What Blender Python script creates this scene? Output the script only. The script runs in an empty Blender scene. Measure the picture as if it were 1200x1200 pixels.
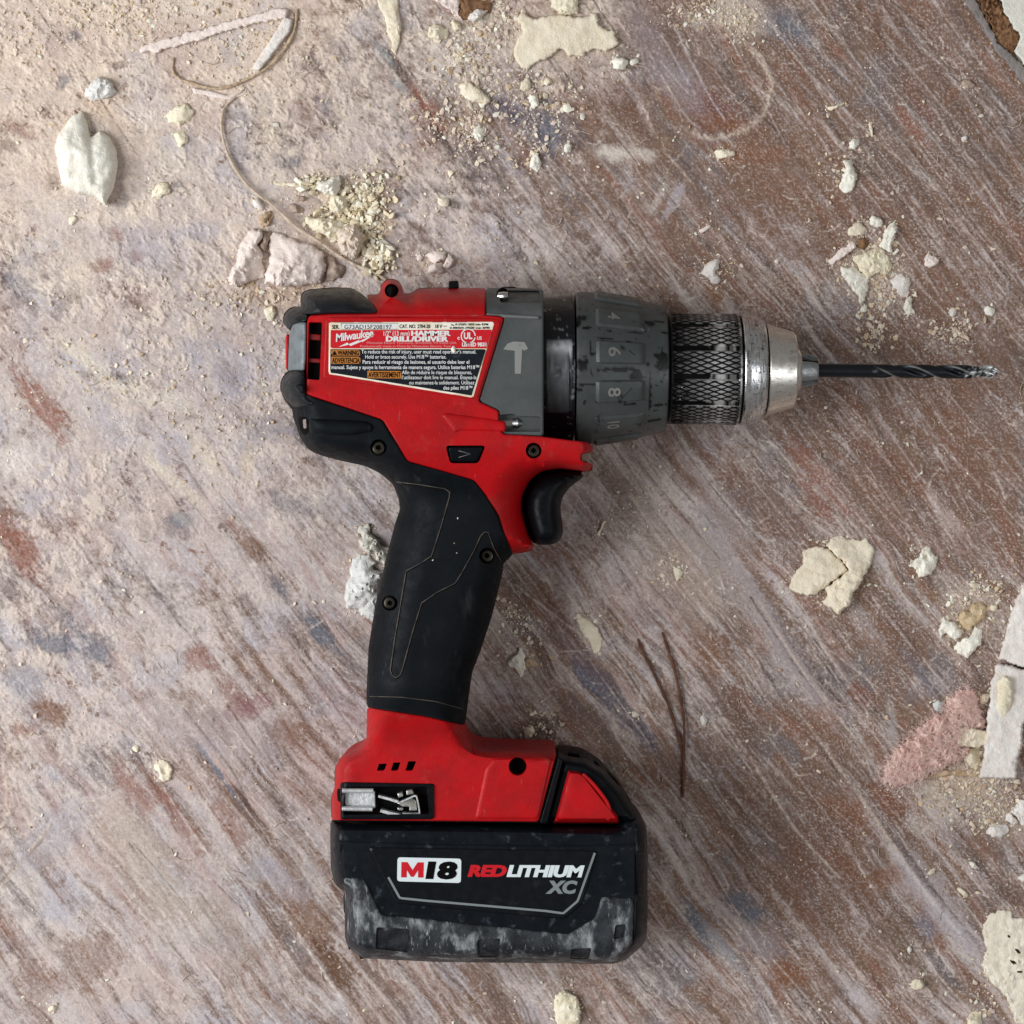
import bpy, math, random
import numpy as np
from mathutils import Vector
from mathutils.geometry import delaunay_2d_cdt

random.seed(7)
rng = np.random.default_rng(11)

# ------------------------------------------------------------------ scale
# Lengths were measured in twelve-hundredths of the picture's floor width;
# one such unit is 0.3 mm, so the tool is about 19 cm long without its bit.
U = 0.0003
CAMH = 2600.0            # camera height above the floor, same unit
ZM = 106.0               # height of the drill's mid plane above the floor

scene = bpy.context.scene
# ------------------------------------------------------------------ camera
cd = bpy.data.cameras.new('camera')
cd.sensor_width = 36.0
cd.lens = 36.0 * CAMH / 1200.0
cd.clip_start = 0.01
cd.clip_end = 50.0
cam = bpy.data.objects.new('camera', cd)
cam.location = (0, 0, CAMH * U)
scene.collection.objects.link(cam)
scene.camera = cam
# ------------------------------------------------------------------ light
world = bpy.data.worlds.new('World')
scene.world = world
world.use_nodes = True
bg = world.node_tree.nodes['Background']
bg.inputs['Color'].default_value = (1.0, 0.965, 0.925, 1)
bg.inputs['Strength'].default_value = 0.28


def area_lamp(name, loc, target, sx, sy, power, col):
    l = bpy.data.lights.new(name, 'AREA')
    l.shape = 'RECTANGLE'
    l.size, l.size_y = sx, sy
    l.energy = power
    l.color = col
    o = bpy.data.objects.new(name, l)
    o.location = loc
    o.rotation_euler = (Vector(target) - Vector(loc)).to_track_quat('-Z', 'Y').to_euler()
    scene.collection.objects.link(o)
    return o


area_lamp('window_light', (-0.98, -0.06, 0.80), (0.05, 0.0, 0.0), 0.55, 0.95, 26.5, (0.95, 0.98, 1.0))
area_lamp('metal_fill_light', (0.74, -0.22, 0.98), (0.02, 0.02, 0.0), 0.5, 0.5, 3.6, (0.94, 0.97, 1.0))  # fill lamp added on the right so the chuck metal shines
scene.view_settings.view_transform = 'Standard'
scene.view_settings.look = 'None'
scene.view_settings.gamma = 1.0
scene.view_settings.exposure = -0.34


# ------------------------------------------------------------------ helpers
def lin(r, g, b):
    c = np.array([r, g, b], float) / 255.0
    c = np.where(c <= 0.04045, c / 12.92, ((c + 0.055) / 1.055) ** 2.4)
    return c


def sstep(a, b, x):
    t = np.clip((x - a) / (b - a), 0, 1)
    return t * t * (3 - 2 * t)


_perm = rng.permutation(4096)
_ga = rng.uniform(0, 2 * np.pi, 4096)
_gx, _gy = np.cos(_ga).astype(np.float32), np.sin(_ga).astype(np.float32)


def perlin(x, y, seed=0):
    x = np.asarray(x, np.float32) + seed * 17.37
    y = np.asarray(y, np.float32) + seed * 9.11
    xi = np.floor(x).astype(np.int32)
    yi = np.floor(y).astype(np.int32)
    xf, yf = x - xi, y - yi
    u = xf * xf * xf * (xf * (xf * 6 - 15) + 10)
    v = yf * yf * yf * (yf * (yf * 6 - 15) + 10)

    def g(ix, iy, fx, fy):
        h = _perm[(_perm[(ix + seed * 131) & 4095] + iy) & 4095]
        return _gx[h] * fx + _gy[h] * fy
    a = g(xi, yi, xf, yf)
    b = g(xi + 1, yi, xf - 1, yf)
    c = g(xi, yi + 1, xf, yf - 1)
    d = g(xi + 1, yi + 1, xf - 1, yf - 1)
    return (a + u * (b - a) + v * ((c + u * (d - c)) - (a + u * (b - a)))) * 1.45


def fbm(x, y, octv=4, seed=0, gain=0.5):
    s, amp, f, tot = 0, 1.0, 1.0, 0
    for k in range(octv):
        s = s + amp * perlin(x * f, y * f, seed + k)
        tot += amp
        amp *= gain
        f *= 2.03
    return s / tot * 1.5


def W(px, py, z):
    """Photo measure (at apparent position px, py) and height z -> metres."""
    px, py, z = np.broadcast_arrays(np.asarray(px, float), np.asarray(py, float), np.asarray(z, float))
    k = (CAMH - z) / CAMH
    return np.stack([(px - 600) * k * U, -(py - 600) * k * U, z * U], -1)


ORG = {}


def props(o, label=None, cat=None, group=None, kind=None):
    if label: o['label'] = label
    if cat: o['category'] = cat
    if group: o['group'] = group
    if kind: o['kind'] = kind
    return o


def empty(name, loc, **kw):
    o = bpy.data.objects.new(name, None)
    o.empty_display_size = 0.01
    o.location = loc
    scene.collection.objects.link(o)
    ORG[o] = np.array(loc, float)
    return props(o, **kw)


def mk(name, V, F, mat, parent=None, smooth=True, sharp=35, attrs=None, **kw):
    """Link vertices (metres, world) and faces as one mesh object."""
    V = np.asarray(V, float)
    if parent is not None:
        org = ORG[parent]
    else:
        org = np.array([V[:, 0].mean(), V[:, 1].mean(), V[:, 2].min()])
    me = bpy.data.meshes.new(name)
    if isinstance(F, np.ndarray):
        n, k = F.shape
        me.vertices.add(len(V)); me.vertices.foreach_set('co', (V - org).astype(np.float32).ravel())
        me.loops.add(n * k); me.loops.foreach_set('vertex_index', F.astype(np.int32).ravel())
        me.polygons.add(n); me.polygons.foreach_set('loop_start', np.arange(0, n * k, k, dtype=np.int32))
        me.update(calc_edges=True)
        me.validate()
    else:
        me.from_pydata((V - org).tolist(), [], F)
        me.update()
    if smooth:
        me.polygons.foreach_set('use_smooth', np.ones(len(me.polygons), bool))
        if sharp:
            me.set_sharp_from_angle(angle=math.radians(sharp))
    if attrs:
        for an, arr in attrs.items():
            arr = np.asarray(arr, np.float32)
            if arr.ndim == 1:
                a = me.attributes.new(an, 'FLOAT', 'POINT')
                a.data.foreach_set('value', arr)
            else:
                a = me.attributes.new(an, 'FLOAT_COLOR', 'POINT')
                c4 = np.ones((len(arr), 4), np.float32); c4[:, :3] = arr
                a.data.foreach_set('color', c4.ravel())
    me.materials.append(mat)
    o = bpy.data.objects.new(name, me)
    scene.collection.objects.link(o)
    ORG[o] = org
    if parent is not None:
        o.parent = parent
    else:
        o.location = org
    return props(o, **kw)


# ---- polygons
def P(ox, oy, s, pts):
    return [(ox + x / s, oy + y / s) for x, y in pts]


def fillet(pts, r, n=4):
    """Round every corner of a closed polygon."""
    pts = [np.array(p[:2], float) for p in pts]
    out = []
    m = len(pts)
    for i in range(m):
        p0, p1, p2 = pts[i - 1], pts[i], pts[(i + 1) % m]
        a, b = p0 - p1, p2 - p1
        la, lb = np.linalg.norm(a), np.linalg.norm(b)
        t = min(r, la * 0.48, lb * 0.48)
        qa, qb = p1 + a / max(la, 1e-6) * t, p1 + b / max(lb, 1e-6) * t
        for k in range(n + 1):
            s = k / n
            out.append((1 - s) ** 2 * qa + 2 * s * (1 - s) * p1 + s * s * qb)
    return np.array(out)


def catmull(pts, closed=True, n=6):
    pts = np.array(pts, float)
    m = len(pts)
    out = []
    rngm = range(m) if closed else range(m - 1)
    for i in rngm:
        if closed:
            p0, p1, p2, p3 = pts[i - 1], pts[i], pts[(i + 1) % m], pts[(i + 2) % m]
        else:
            p0, p1, p2, p3 = pts[max(i - 1, 0)], pts[i], pts[i + 1], pts[min(i + 2, m - 1)]
        for k in range(n):
            t = k / n
            out.append(0.5 * ((2 * p1) + (-p0 + p2) * t + (2 * p0 - 5 * p1 + 4 * p2 - p3) * t * t + (-p0 + 3 * p1 - 3 * p2 + p3) * t ** 3))
    if not closed:
        out.append(pts[-1])
    return np.array(out)


def resample(poly, step, closed=True):
    poly = np.asarray(poly, float)
    q = np.vstack([poly, poly[:1]]) if closed else poly
    seg = np.linalg.norm(np.diff(q, axis=0), axis=1)
    keep = np.r_[True, seg > 1e-6]
    q = q[keep]
    seg = np.linalg.norm(np.diff(q, axis=0), axis=1)
    c = np.r_[0, np.cumsum(seg)]
    n = max(int(round(c[-1] / step)), 6)
    t = np.linspace(0, c[-1], n, endpoint=not closed)
    return np.stack([np.interp(t, c, q[:, 0]), np.interp(t, c, q[:, 1])], -1)


def sdf(P_, poly):
    """Signed distance, positive inside."""
    P_ = np.asarray(P_, float)
    poly = np.asarray(poly, float)
    a = poly
    b = np.roll(poly, -1, 0)
    out = np.empty(len(P_))
    for s in range(0, len(P_), 4000):
        p = P_[s:s + 4000, None, :]
        ab = (b - a)[None]
        t = np.clip(((p - a[None]) * ab).sum(-1) / np.maximum((ab ** 2).sum(-1), 1e-12), 0, 1)
        d2 = ((p - a[None] - t[..., None] * ab) ** 2).sum(-1)
        d = np.sqrt(d2.min(1))
        x, y = p[..., 0], p[..., 1]
        cond = ((a[None, :, 1] > y) != (b[None, :, 1] > y))
        den = np.where(np.abs(b[:, 1] - a[:, 1]) < 1e-12, 1e-12, b[:, 1] - a[:, 1])
        xi = (b[:, 0] - a[:, 0])[None] * (y - a[None, :, 1]) / den[None] + a[None, :, 0]
        inside = (np.sum(cond & (x < xi), 1) % 2) == 1
        out[s:s + 4000] = np.where(inside, d, -d)
    return out


def dome(d, R, p=2.0):
    t = np.clip(d / R, 0, 1)
    return (1 - (1 - t) ** p) ** (1.0 / p)


def region(outline, zf, lip_r=2.0, lip_h=2.0, z0=ZM, mirror=True, step=3.5, rings=(0.5, 1.2, 2.2, 4, 7, 11, 16, 23, 31, 40),
           holes=(), hole_depth=10, jitter=0.0, bottom=False):
    """Mesh of a closed outline whose top follows zf(x, y), with a rounded rim, walls down to z0 and, if asked, its mirror image below."""
    B = resample(outline, step)
    area2 = np.sum(B[:, 0] * np.roll(B[:, 1], -1) - np.roll(B[:, 0], -1) * B[:, 1])
    if area2 < 0:
        B = B[::-1].copy()
    nb = len(B)
    tan = np.roll(B, -1, 0) - np.roll(B, 1, 0)
    nrm = np.stack([-tan[:, 1], tan[:, 0]], -1)
    nrm /= np.maximum(np.linalg.norm(nrm, axis=1, keepdims=True), 1e-9)
    HB = [resample(h, min(step, 2.2)) for h in holes]
    pts = [B] + HB
    last = 0.5
    for r in rings:
        Q = B + nrm * r
        if r > 6:
            Q = Q[::2]
        s = sdf(Q, B)
        Q = Q[s > r * 0.93 - 0.02]
        if len(Q) == 0:
            break
        pts.append(Q)
        last = r
    lo, hi = B.min(0), B.max(0)
    gs = step * 1.5
    gx, gy = np.meshgrid(np.arange(lo[0], hi[0], gs), np.arange(lo[1], hi[1], gs))
    gx = gx + ((np.arange(gx.shape[0]) % 2) * gs * 0.5)[:, None]
    G = np.stack([gx.ravel(), gy.ravel()], -1)
    if len(G):
        G = G[sdf(G, B) > last + gs * 0.5]
        if len(G):
            pts.append(G)
    inner = np.vstack(pts[1 + len(HB):]) if len(pts) > 1 + len(HB) else np.zeros((0, 2))
    for h in HB:
        if len(inner):
            inner = inner[sdf(inner, h) < -1.0]
    allp = np.vstack([B] + HB + ([inner] if len(inner) else []))
    edges = [(i, (i + 1) % nb) for i in range(nb)]
    off = nb
    hidx = []
    for h in HB:
        m = len(h)
        hidx.append(np.arange(off, off + m))
        edges += [(off + i, off + (i + 1) % m) for i in range(m)]
        off += m
    res = delaunay_2d_cdt([Vector((float(a), float(b))) for a, b in allp], edges, [], 0, 1e-5)
    VO = np.array([(v.x, v.y) for v in res[0]])
    T = np.array([f for f in res[2] if len(f) == 3])
    cen = VO[T].mean(1)
    ok = sdf(cen, B) > 0
    for h in HB:
        ok &= sdf(cen, h) < 0
    T = T[ok]
    back = {}
    for i, orig in enumerate(res[3]):
        for q in orig:
            back[q] = i
    d = np.maximum(sdf(VO, B), 0)
    bi = np.array([back[i] for i in range(nb)])
    d[bi] = 0
    z = zf(VO[:, 0], VO[:, 1]) - lip_h * (1 - dome(d, max(lip_r, 1e-3)))
    X = W(VO[:, 0], VO[:, 1], z)
    F = [tuple(int(i) for i in t) for t in T]
    # orientation: +z
    fixed = []
    for f in F:
        a, b, c = X[f[0]], X[f[1]], X[f[2]]
        if (b[0] - a[0]) * (c[1] - a[1]) - (b[1] - a[1]) * (c[0] - a[0]) < 0:
            f = (f[0], f[2], f[1])
        fixed.append(f)
    F = fixed
    nV = len(X)
    verts = [X]
    tot = nV
    if mirror:
        M = X.copy()
        M[:, 2] = 2 * ZM * U - M[:, 2]
        verts.append(M)
        F += [(f[0] + nV, f[2] + nV, f[1] + nV) for f in fixed]
        for i in range(nb):
            a, b = int(bi[i]), int(bi[(i + 1) % nb])
            F.append((a, b, b + nV, a + nV))
        tot += nV
    else:
        S = X[bi].copy()
        S[:, 2] = z0 * U
        verts.append(S)
        for i in range(nb):
            a, b = int(bi[i]), int(bi[(i + 1) % nb])
            F.append((a, b, tot + (i + 1) % nb, tot + i))
        if bottom:
            F.append(tuple(tot + i for i in range(nb)))
        tot += nb
    for h in hidx:
        hb = np.array([back[int(i)] for i in h])
        S = X[hb].copy()
        S[:, 2] -= hole_depth * U
        verts.append(S)
        m = len(hb)
        for i in range(m):
            a, b = int(hb[i]), int(hb[(i + 1) % m])
            F.append((b, a, tot + i, tot + (i + 1) % m))
        tot += m
    return np.vstack(verts), F


def join(parts):
    Vs, Fs, o = [], [], 0
    for V, F in parts:
        Vs.append(V)
        Fs += [tuple(int(i) + o for i in f) for f in F]
        o += len(V)
    return np.vstack(Vs), Fs


def circle(cx, cy, r, n=24):
    t = np.linspace(0, 2 * np.pi, n, endpoint=False)
    return np.stack([cx + r * np.cos(t), cy + r * np.sin(t)], -1)


def const(v):
    return lambda x, y: np.full(np.shape(x), float(v))


def tube(path, radii, n=8, flat=1.0):
    """Tube along a path of (px, py, z)."""
    path = np.array(path, float)
    X = W(path[:, 0], path[:, 1], path[:, 2])
    r = np.broadcast_to(np.asarray(radii, float), (len(path),)) * U
    T = np.gradient(X, axis=0)
    T /= np.maximum(np.linalg.norm(T, axis=1, keepdims=True), 1e-12)
    up = np.array([0, 0, 1.0])
    A = np.cross(T, up)
    A /= np.maximum(np.linalg.norm(A, axis=1, keepdims=True), 1e-9)
    Bn = np.cross(A, T)
    V, F = [], []
    for i in range(len(X)):
        for k in range(n):
            a = 2 * math.pi * k / n
            V.append(X[i] + r[i] * (math.cos(a) * A[i] + flat * math.sin(a) * Bn[i]))
    for i in range(len(X) - 1):
        for k in range(n):
            a, b = i * n + k, i * n + (k + 1) % n
            F.append((a, a + n, b + n, b))
    F.append(tuple(range(n)))
    F.append(tuple(reversed(range((len(X) - 1) * n, len(X) * n))))
    return np.array(V), F


# ---- drill axis (slightly turned in the picture)
KZ = (CAMH - ZM) / CAMH


def axis_y(px):
    return 431.3 + (px - 675) * 0.0095


def on_lathe(px, r, th):
    """Point on a body of revolution about the chuck axis; th = 0 is straight up, positive towards the picture's bottom."""
    px, r, th = np.broadcast_arrays(np.asarray(px, float), np.asarray(r, float), np.asarray(th, float))
    y = axis_y(px)
    return np.stack([(px - 600) * KZ * U, -((y - 600) * KZ + r * KZ * np.sin(th)) * U, (ZM + r * KZ * np.cos(th)) * U], -1)


def lathe(prof, n=96, rfun=None, cap=True):
    """prof: list of (px, radius). Returns V, F(quads array + caps), px per vertex, th per vertex."""
    prof = np.array(prof, float)
    th = np.linspace(0, 2 * np.pi, n, endpoint=False)
    PX = np.repeat(prof[:, 0], n)
    R = np.repeat(prof[:, 1], n)
    TH = np.tile(th, len(prof))
    if rfun is not None:
        R = R + rfun(PX, TH)
    V = on_lathe(PX, R, TH)
    i = np.arange(len(prof) - 1)[:, None] * n
    k = np.arange(n)[None]
    k2 = (k + 1) % n
    F = np.stack([i + k, i + k2, i + n + k2, i + n + k], -1).reshape(-1, 4)
    F = [tuple(int(a) for a in f) for f in F]
    if cap:
        F.append(tuple(int(a) for a in reversed(range(n))))
        F.append(tuple(int(a) for a in range((len(prof) - 1) * n, len(prof) * n)))
    return V, F, PX, TH


def dense(prof, step):
    prof = np.array(prof, float)
    out = [prof[0]]
    for a, b in zip(prof[:-1], prof[1:]):
        m = max(1, int(round(np.linalg.norm(b - a) / step)))
        for k in range(1, m + 1):
            out.append(a + (b - a) * k / m)
    return np.array(out)


# ---- text
def _text_mesh(s, bold=0.0, shear=0.0, spacing=1.0):
    cu = bpy.data.curves.new('lettering', 'FONT')
    cu.body = s
    cu.offset = bold
    cu.shear = shear
    cu.space_character = spacing
    cu.resolution_u = 3
    o = bpy.data.objects.new('lettering', cu)
    scene.collection.objects.link(o)
    dg = bpy.context.evaluated_depsgraph_get()
    me = bpy.data.meshes.new_from_object(o.evaluated_get(dg))
    V = np.array([v.co[:] for v in me.vertices])
    F = [tuple(p.vertices) for p in me.polygons]
    bpy.data.objects.remove(o)
    bpy.data.curves.remove(cu)
    bpy.data.meshes.remove(me)
    return V, F


_cap = _text_mesh('H')[0][:, 1].max()


def text2d(s, x0, x1, base, cap, bold=0.0, shear=0.0, spacing=1.0, fit=None, angle=0.0):
    """Flat lettering in picture measure: from x0 to x1, cap height cap above the base line. fit=(top, bottom) stretches to a box."""
    V, F = _text_mesh(s, bold, shear, spacing)
    x = V[:, 0] - V[:, 0].min()
    x = x / max(x.max(), 1e-6) * (x1 - x0)
    if fit:
        y = (V[:, 1] - V[:, 1].min()) / max(np.ptp(V[:, 1]), 1e-6) * (fit[1] - fit[0])
        base = fit[1]
    else:
        y = V[:, 1] / _cap * cap
    a = math.radians(angle)
    X = x0 + x * math.cos(a) + y * math.sin(a)
    Y = base + x * math.sin(a) - y * math.cos(a)
    return np.stack([X, Y], -1), F


def lay(items, zf, off):
    """Lay flat lettering / shapes (2-D vertices, faces) on a surface, with a little thickness."""
    Vs, Fs, o = [], [], 0
    for V2, F in items:
        z = zf(V2[:, 0], V2[:, 1]) + off
        X = W(V2[:, 0], V2[:, 1], z)
        for f in F:
            a, b, c = X[f[0]], X[f[1]], X[f[2]]
            f = tuple(int(i) for i in f)
            if (b[0] - a[0]) * (c[1] - a[1]) - (b[1] - a[1]) * (c[0] - a[0]) < 0:
                f = f[::-1]
            Fs.append(tuple(i + o for i in f))
        Vs.append(X)
        o += len(X)
    return np.vstack(Vs), Fs


def flatpoly(pts):
    pts = np.array(pts, float)
    res = delaunay_2d_cdt([Vector((float(a), float(b))) for a, b in pts], [(i, (i + 1) % len(pts)) for i in range(len(pts))], [], 0, 1e-5)
    VO = np.array([(v.x, v.y) for v in res[0]])
    F = [f for f in res[2]]
    cen = np.array([VO[list(f)].mean(0) for f in F])
    ok = sdf(cen, pts) > 0
    return VO, [tuple(f) for f, k in zip(F, ok) if k]


def ribbon(path, w, closed=False):
    """Flat band of width w along a 2-D path."""
    p = np.array(path, float)
    t = np.gradient(p, axis=0)
    t /= np.maximum(np.linalg.norm(t, axis=1, keepdims=True), 1e-9)
    n = np.stack([-t[:, 1], t[:, 0]], -1)
    w = np.broadcast_to(np.asarray(w, float), (len(p),))[:, None]
    V = np.vstack([p + n * w / 2, p - n * w / 2])
    m = len(p)
    F = [(i, i + 1, m + i + 1, m + i) for i in range(m - 1)]
    return V, F


# ------------------------------------------------------------------ materials
def pmat(name, col, rough=0.5, metal=0.0, var=None, scuff=None, dust=None, bump=None, rvar=0.0, attr=None, attr_col=None, spec=0.5, stretch=None, sss=0.0):
    """Principled material. Sizes are in the scene's measure (0.3 mm).
    var=(colour, size, amount); scuff/dust=(colour, size, threshold, softness, stretch); bump=(size, strength); attr/attr_col: mixes in attr_col by a vertex attribute."""
    m = bpy.data.materials.new(name)
    m.use_nodes = True
    nt = m.node_tree
    N, L = nt.nodes, nt.links
    b = N['Principled BSDF']
    tc = N.new('ShaderNodeTexCoord')

    def noise(size, detail=4, st=None, rot=0.0):
        mp = N.new('ShaderNodeMapping')
        s = 1.0 / (size * U)
        st = st or (1, 1, 1)
        mp.inputs['Scale'].default_value = (s * st[0], s * st[1], s * st[2])
        mp.inputs['Rotation'].default_value = (0, 0, rot)
        L.new(tc.outputs['Object'], mp.inputs['Vector'])
        n = N.new('ShaderNodeTexNoise')
        n.inputs['Scale'].default_value = 1.0
        n.inputs['Detail'].default_value = detail
        n.inputs['Roughness'].default_value = 0.6
        L.new(mp.outputs[0], n.inputs['Vector'])
        return n.outputs[0]

    def ramp(src, a, bb):
        r = N.new('ShaderNodeMapRange')
        r.interpolation_type = 'SMOOTHSTEP'
        r.inputs['From Min'].default_value = a
        r.inputs['From Max'].default_value = bb
        L.new(src, r.inputs['Value'])
        return r.outputs[0]

    def mixc(f, a, c2, amt=1.0):
        mx = N.new('ShaderNodeMix')
        mx.data_type = 'RGBA'
        if amt != 1.0:
            mu = N.new('ShaderNodeMath'); mu.operation = 'MULTIPLY'
            L.new(f, mu.inputs[0]); mu.inputs[1].default_value = amt
            f = mu.outputs[0]
        L.new(f, mx.inputs['Factor'])
        if isinstance(a, tuple):
            mx.inputs['A'].default_value = a
        else:
            L.new(a, mx.inputs['A'])
        mx.inputs['B'].default_value = (*c2, 1)
        return mx.outputs['Result']
    cur = (*[float(c) for c in col], 1)
    rough_add = None
    if attr == 'Col':
        at = N.new('ShaderNodeAttribute'); at.attribute_name = 'Col'
        cur = at.outputs['Color']
    if var:
        cur = mixc(ramp(noise(var[1], 5), 0.35, 0.68), cur, var[0], var[2])
    for sc in (scuff, dust):
        if sc:
            c2, size, th, soft, st = sc[:5]
            amt = sc[5] if len(sc) > 5 else 1.0
            f = ramp(noise(size, 6, st, 0.5 if st else 0.0), th, th + soft)
            cur = mixc(f, cur, c2, amt)
            rough_add = f
    if attr and attr != 'Col':
        at = N.new('ShaderNodeAttribute'); at.attribute_name = attr
        cur = mixc(at.outputs['Fac'], cur, attr_col)
    if isinstance(cur, tuple):
        b.inputs['Base Color'].default_value = cur
    else:
        L.new(cur, b.inputs['Base Color'])
    b.inputs['Metallic'].default_value = metal
    b.inputs['Roughness'].default_value = rough
    b.inputs['Specular IOR Level'].default_value = spec
    if rvar:
        r = N.new('ShaderNodeMapRange')
        r.inputs['From Min'].default_value = 0.3; r.inputs['From Max'].default_value = 0.7
        r.inputs['To Min'].default_value = max(0.03, rough - rvar); r.inputs['To Max'].default_value = min(1, rough + rvar)
        L.new(noise(9, 6), r.inputs['Value'])
        L.new(r.outputs[0], b.inputs['Roughness'])
    if sss:
        b.inputs['Subsurface Weight'].default_value = sss
        b.inputs['Subsurface Radius'].default_value = (1, 0.9, 0.75)
        b.inputs['Subsurface Scale'].default_value = 4 * U
    if bump:
        bm = N.new('ShaderNodeBump')
        bm.inputs['Strength'].default_value = bump[1]
        bm.inputs['Distance'].default_value = bump[0] * U * 0.5
        L.new(noise(bump[0], 4, stretch), bm.inputs['Height'])
        L.new(bm.outputs[0], b.inputs['Normal'])
    return m


M_red = pmat('red_plastic', (0.42, 0.0035, 0.0060), 0.45, var=((0.29, 0.005, 0.0065), 34, 0.8), scuff=((0.34, 0.09, 0.075), 5, 0.66, 0.06, (1, .16, 1), 0.45), bump=(2.2, 0.25), rvar=0.08, spec=0.18,
             dust=((0.40, 0.12, 0.09), 24, 0.60, 0.18, None, 0.16))
M_red_worn = pmat('red_plastic_dusty', (0.40, 0.012, 0.014), 0.5, bump=(2.2, 0.2), rvar=0.08, dust=((0.38, 0.2, 0.15), 20, 0.55, 0.25, None, 0.4), spec=0.3)
M_rubber = pmat('black_rubber', (0.0028, 0.0042, 0.0058), 0.58, var=((0.0055, 0.0072, 0.0092), 30, 0.8), bump=(2.0, 0.3), rvar=0.12, spec=0.09,
                scuff=((0.07, 0.075, 0.08), 30, 0.59, 0.2, (1, 0.3, 1), 0.38), dust=((0.10, 0.10, 0.10), 5, 0.69, 0.07, (1, 0.14, 1), 0.5))
M_bumper = pmat('bumper_rubber', (0.0055, 0.0075, 0.0100), 0.45, var=((0.010, 0.0125, 0.016), 22, 0.9), bump=(3, 0.25), rvar=0.15, spec=0.25,
                scuff=((0.07, 0.08, 0.09), 13, 0.58, 0.2, None, 0.6), dust=((0.16, 0.17, 0.18), 4, 0.70, 0.06, (1, 0.2, 1), 0.5))
M_black = pmat('black_plastic', (0.003, 0.004, 0.0055), 0.42, bump=(3, 0.1), rvar=0.12, spec=0.1, dust=((0.05, 0.05, 0.055), 18, 0.6, 0.2, None, 0.3))
M_hole = pmat('dark_cavity', (0.003, 0.003, 0.003), 0.8, spec=0.05)
M_bat = pmat('battery_plastic', (0.0034, 0.0048, 0.007), 0.38, var=((0.006, 0.0085, 0.0115), 30, 0.8), bump=(2.5, 0.15), rvar=0.12, spec=0.12,
             scuff=((0.085, 0.11, 0.135), 13, 0.57, 0.16, None, 0.4), dust=((0.14, 0.16, 0.18), 4, 0.69, 0.06, (1, 0.2, 1), 0.45))
M_armour = pmat('scuffed_battery_armour', (0.008, 0.010, 0.0135), 0.5, bump=(3, 0.6), rvar=0.15, spec=0.25, var=((0.035, 0.041, 0.047), 26, 0.95),
                scuff=((0.33, 0.35, 0.365), 20, 0.50, 0.22, (1, 0.55, 1), 0.85), dust=((0.42, 0.43, 0.44), 3.2, 0.61, 0.09, (1, 0.2, 1), 0.55))
M_grey = pmat('grey_gearcase_paint', (0.056, 0.062, 0.063), 0.5, var=((0.076, 0.080, 0.080), 45, 0.8), bump=(2.2, 0.22), rvar=0.12, spec=0.3,
              scuff=((0.020, 0.021, 0.022), 9, 0.66, 0.08, None, 0.75), dust=((0.15, 0.155, 0.155), 4, 0.71, 0.06, (1, 0.25, 1), 0.6))
M_chip = pmat('grey_clutch_paint', (0.040, 0.045, 0.045), 0.38, attr='wear', attr_col=(0.001, 0.001, 0.002), bump=(2.2, 0.2), rvar=0.12, spec=0.36,
              var=((0.060, 0.066, 0.066), 40, 0.7), scuff=((0.006, 0.006, 0.007), 11, 0.64, 0.04, (1, 0.5, 1), 0.9), dust=((0.15, 0.16, 0.165), 4, 0.70, 0.06, (1, 0.25, 1), 0.6))
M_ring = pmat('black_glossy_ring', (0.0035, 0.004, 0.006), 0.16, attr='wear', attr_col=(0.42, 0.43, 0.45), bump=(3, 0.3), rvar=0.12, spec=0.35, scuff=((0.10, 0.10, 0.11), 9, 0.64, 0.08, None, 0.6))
M_knurl = pmat('worn_black_steel', (0.006, 0.006, 0.007), 0.42, metal=0.85, attr='wear', attr_col=(0.60, 0.59, 0.585), rvar=0.1, spec=0.3)
M_steel = pmat('brushed_steel', (0.62, 0.63, 0.64), 0.30, metal=1.0, attr='wear', attr_col=(0.05, 0.047, 0.047), rvar=0.12, bump=(1.6, 0.2))
M_nose = pmat('dull_warm_steel', (0.66, 0.635, 0.595), 0.33, metal=0.95, attr='wear', attr_col=(0.16, 0.135, 0.115), rvar=0.1)
M_jaw = pmat('grey_jaw_steel', (0.30, 0.31, 0.32), 0.4, metal=0.9, bump=(3, 0.3), rvar=0.15)
M_bit = pmat('black_drill_steel', (0.030, 0.034, 0.040), 0.3, metal=0.9, attr='wear', attr_col=(0.72, 0.73, 0.74), rvar=0.08)
M_clip = pmat('bright_clip_steel', (0.72, 0.73, 0.74), 0.36, metal=0.75, bump=(5, 0.3), rvar=0.15, scuff=((0.20, 0.17, 0.15), 9, 0.62, 0.08, None, 0.8))
M_clip2 = pmat('aged_clip_steel', (0.40, 0.39, 0.36), 0.4, metal=0.8, rvar=0.15, scuff=((0.12, 0.10, 0.09), 10, 0.58, 0.12, None, 0.7))
M_screw = pmat('dark_screw_steel', (0.05, 0.042, 0.032), 0.38, metal=0.8, rvar=0.1)
M_bolt = pmat('bright_screw_steel', (0.55, 0.55, 0.55), 0.28, metal=1.0, rvar=0.1)
M_seamdust = pmat('dust_in_seam', (0.085, 0.066, 0.05), 0.9, var=((0.02, 0.02, 0.02), 10, 0.95))
M_white = pmat('white_print', (0.66, 0.66, 0.65), 0.4, dust=((0.35, 0.33, 0.3), 8, 0.62, 0.2, None, 0.4))
M_cream = pmat('cream_label_edge', (0.80, 0.76, 0.66), 0.4, var=((0.55, 0.42, 0.22), 30, 0.7), dust=((0.25, 0.2, 0.15), 8, 0.64, 0.12, None, 0.6))
M_lred = pmat('label_red', (0.50, 0.008, 0.016), 0.4, rvar=0.1, spec=0.25)
M_lblack = pmat('label_black', (0.006, 0.009, 0.014), 0.38, rvar=0.1, spec=0.2, dust=((0.09, 0.1, 0.11), 20, 0.6, 0.2, None, 0.4))
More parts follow.
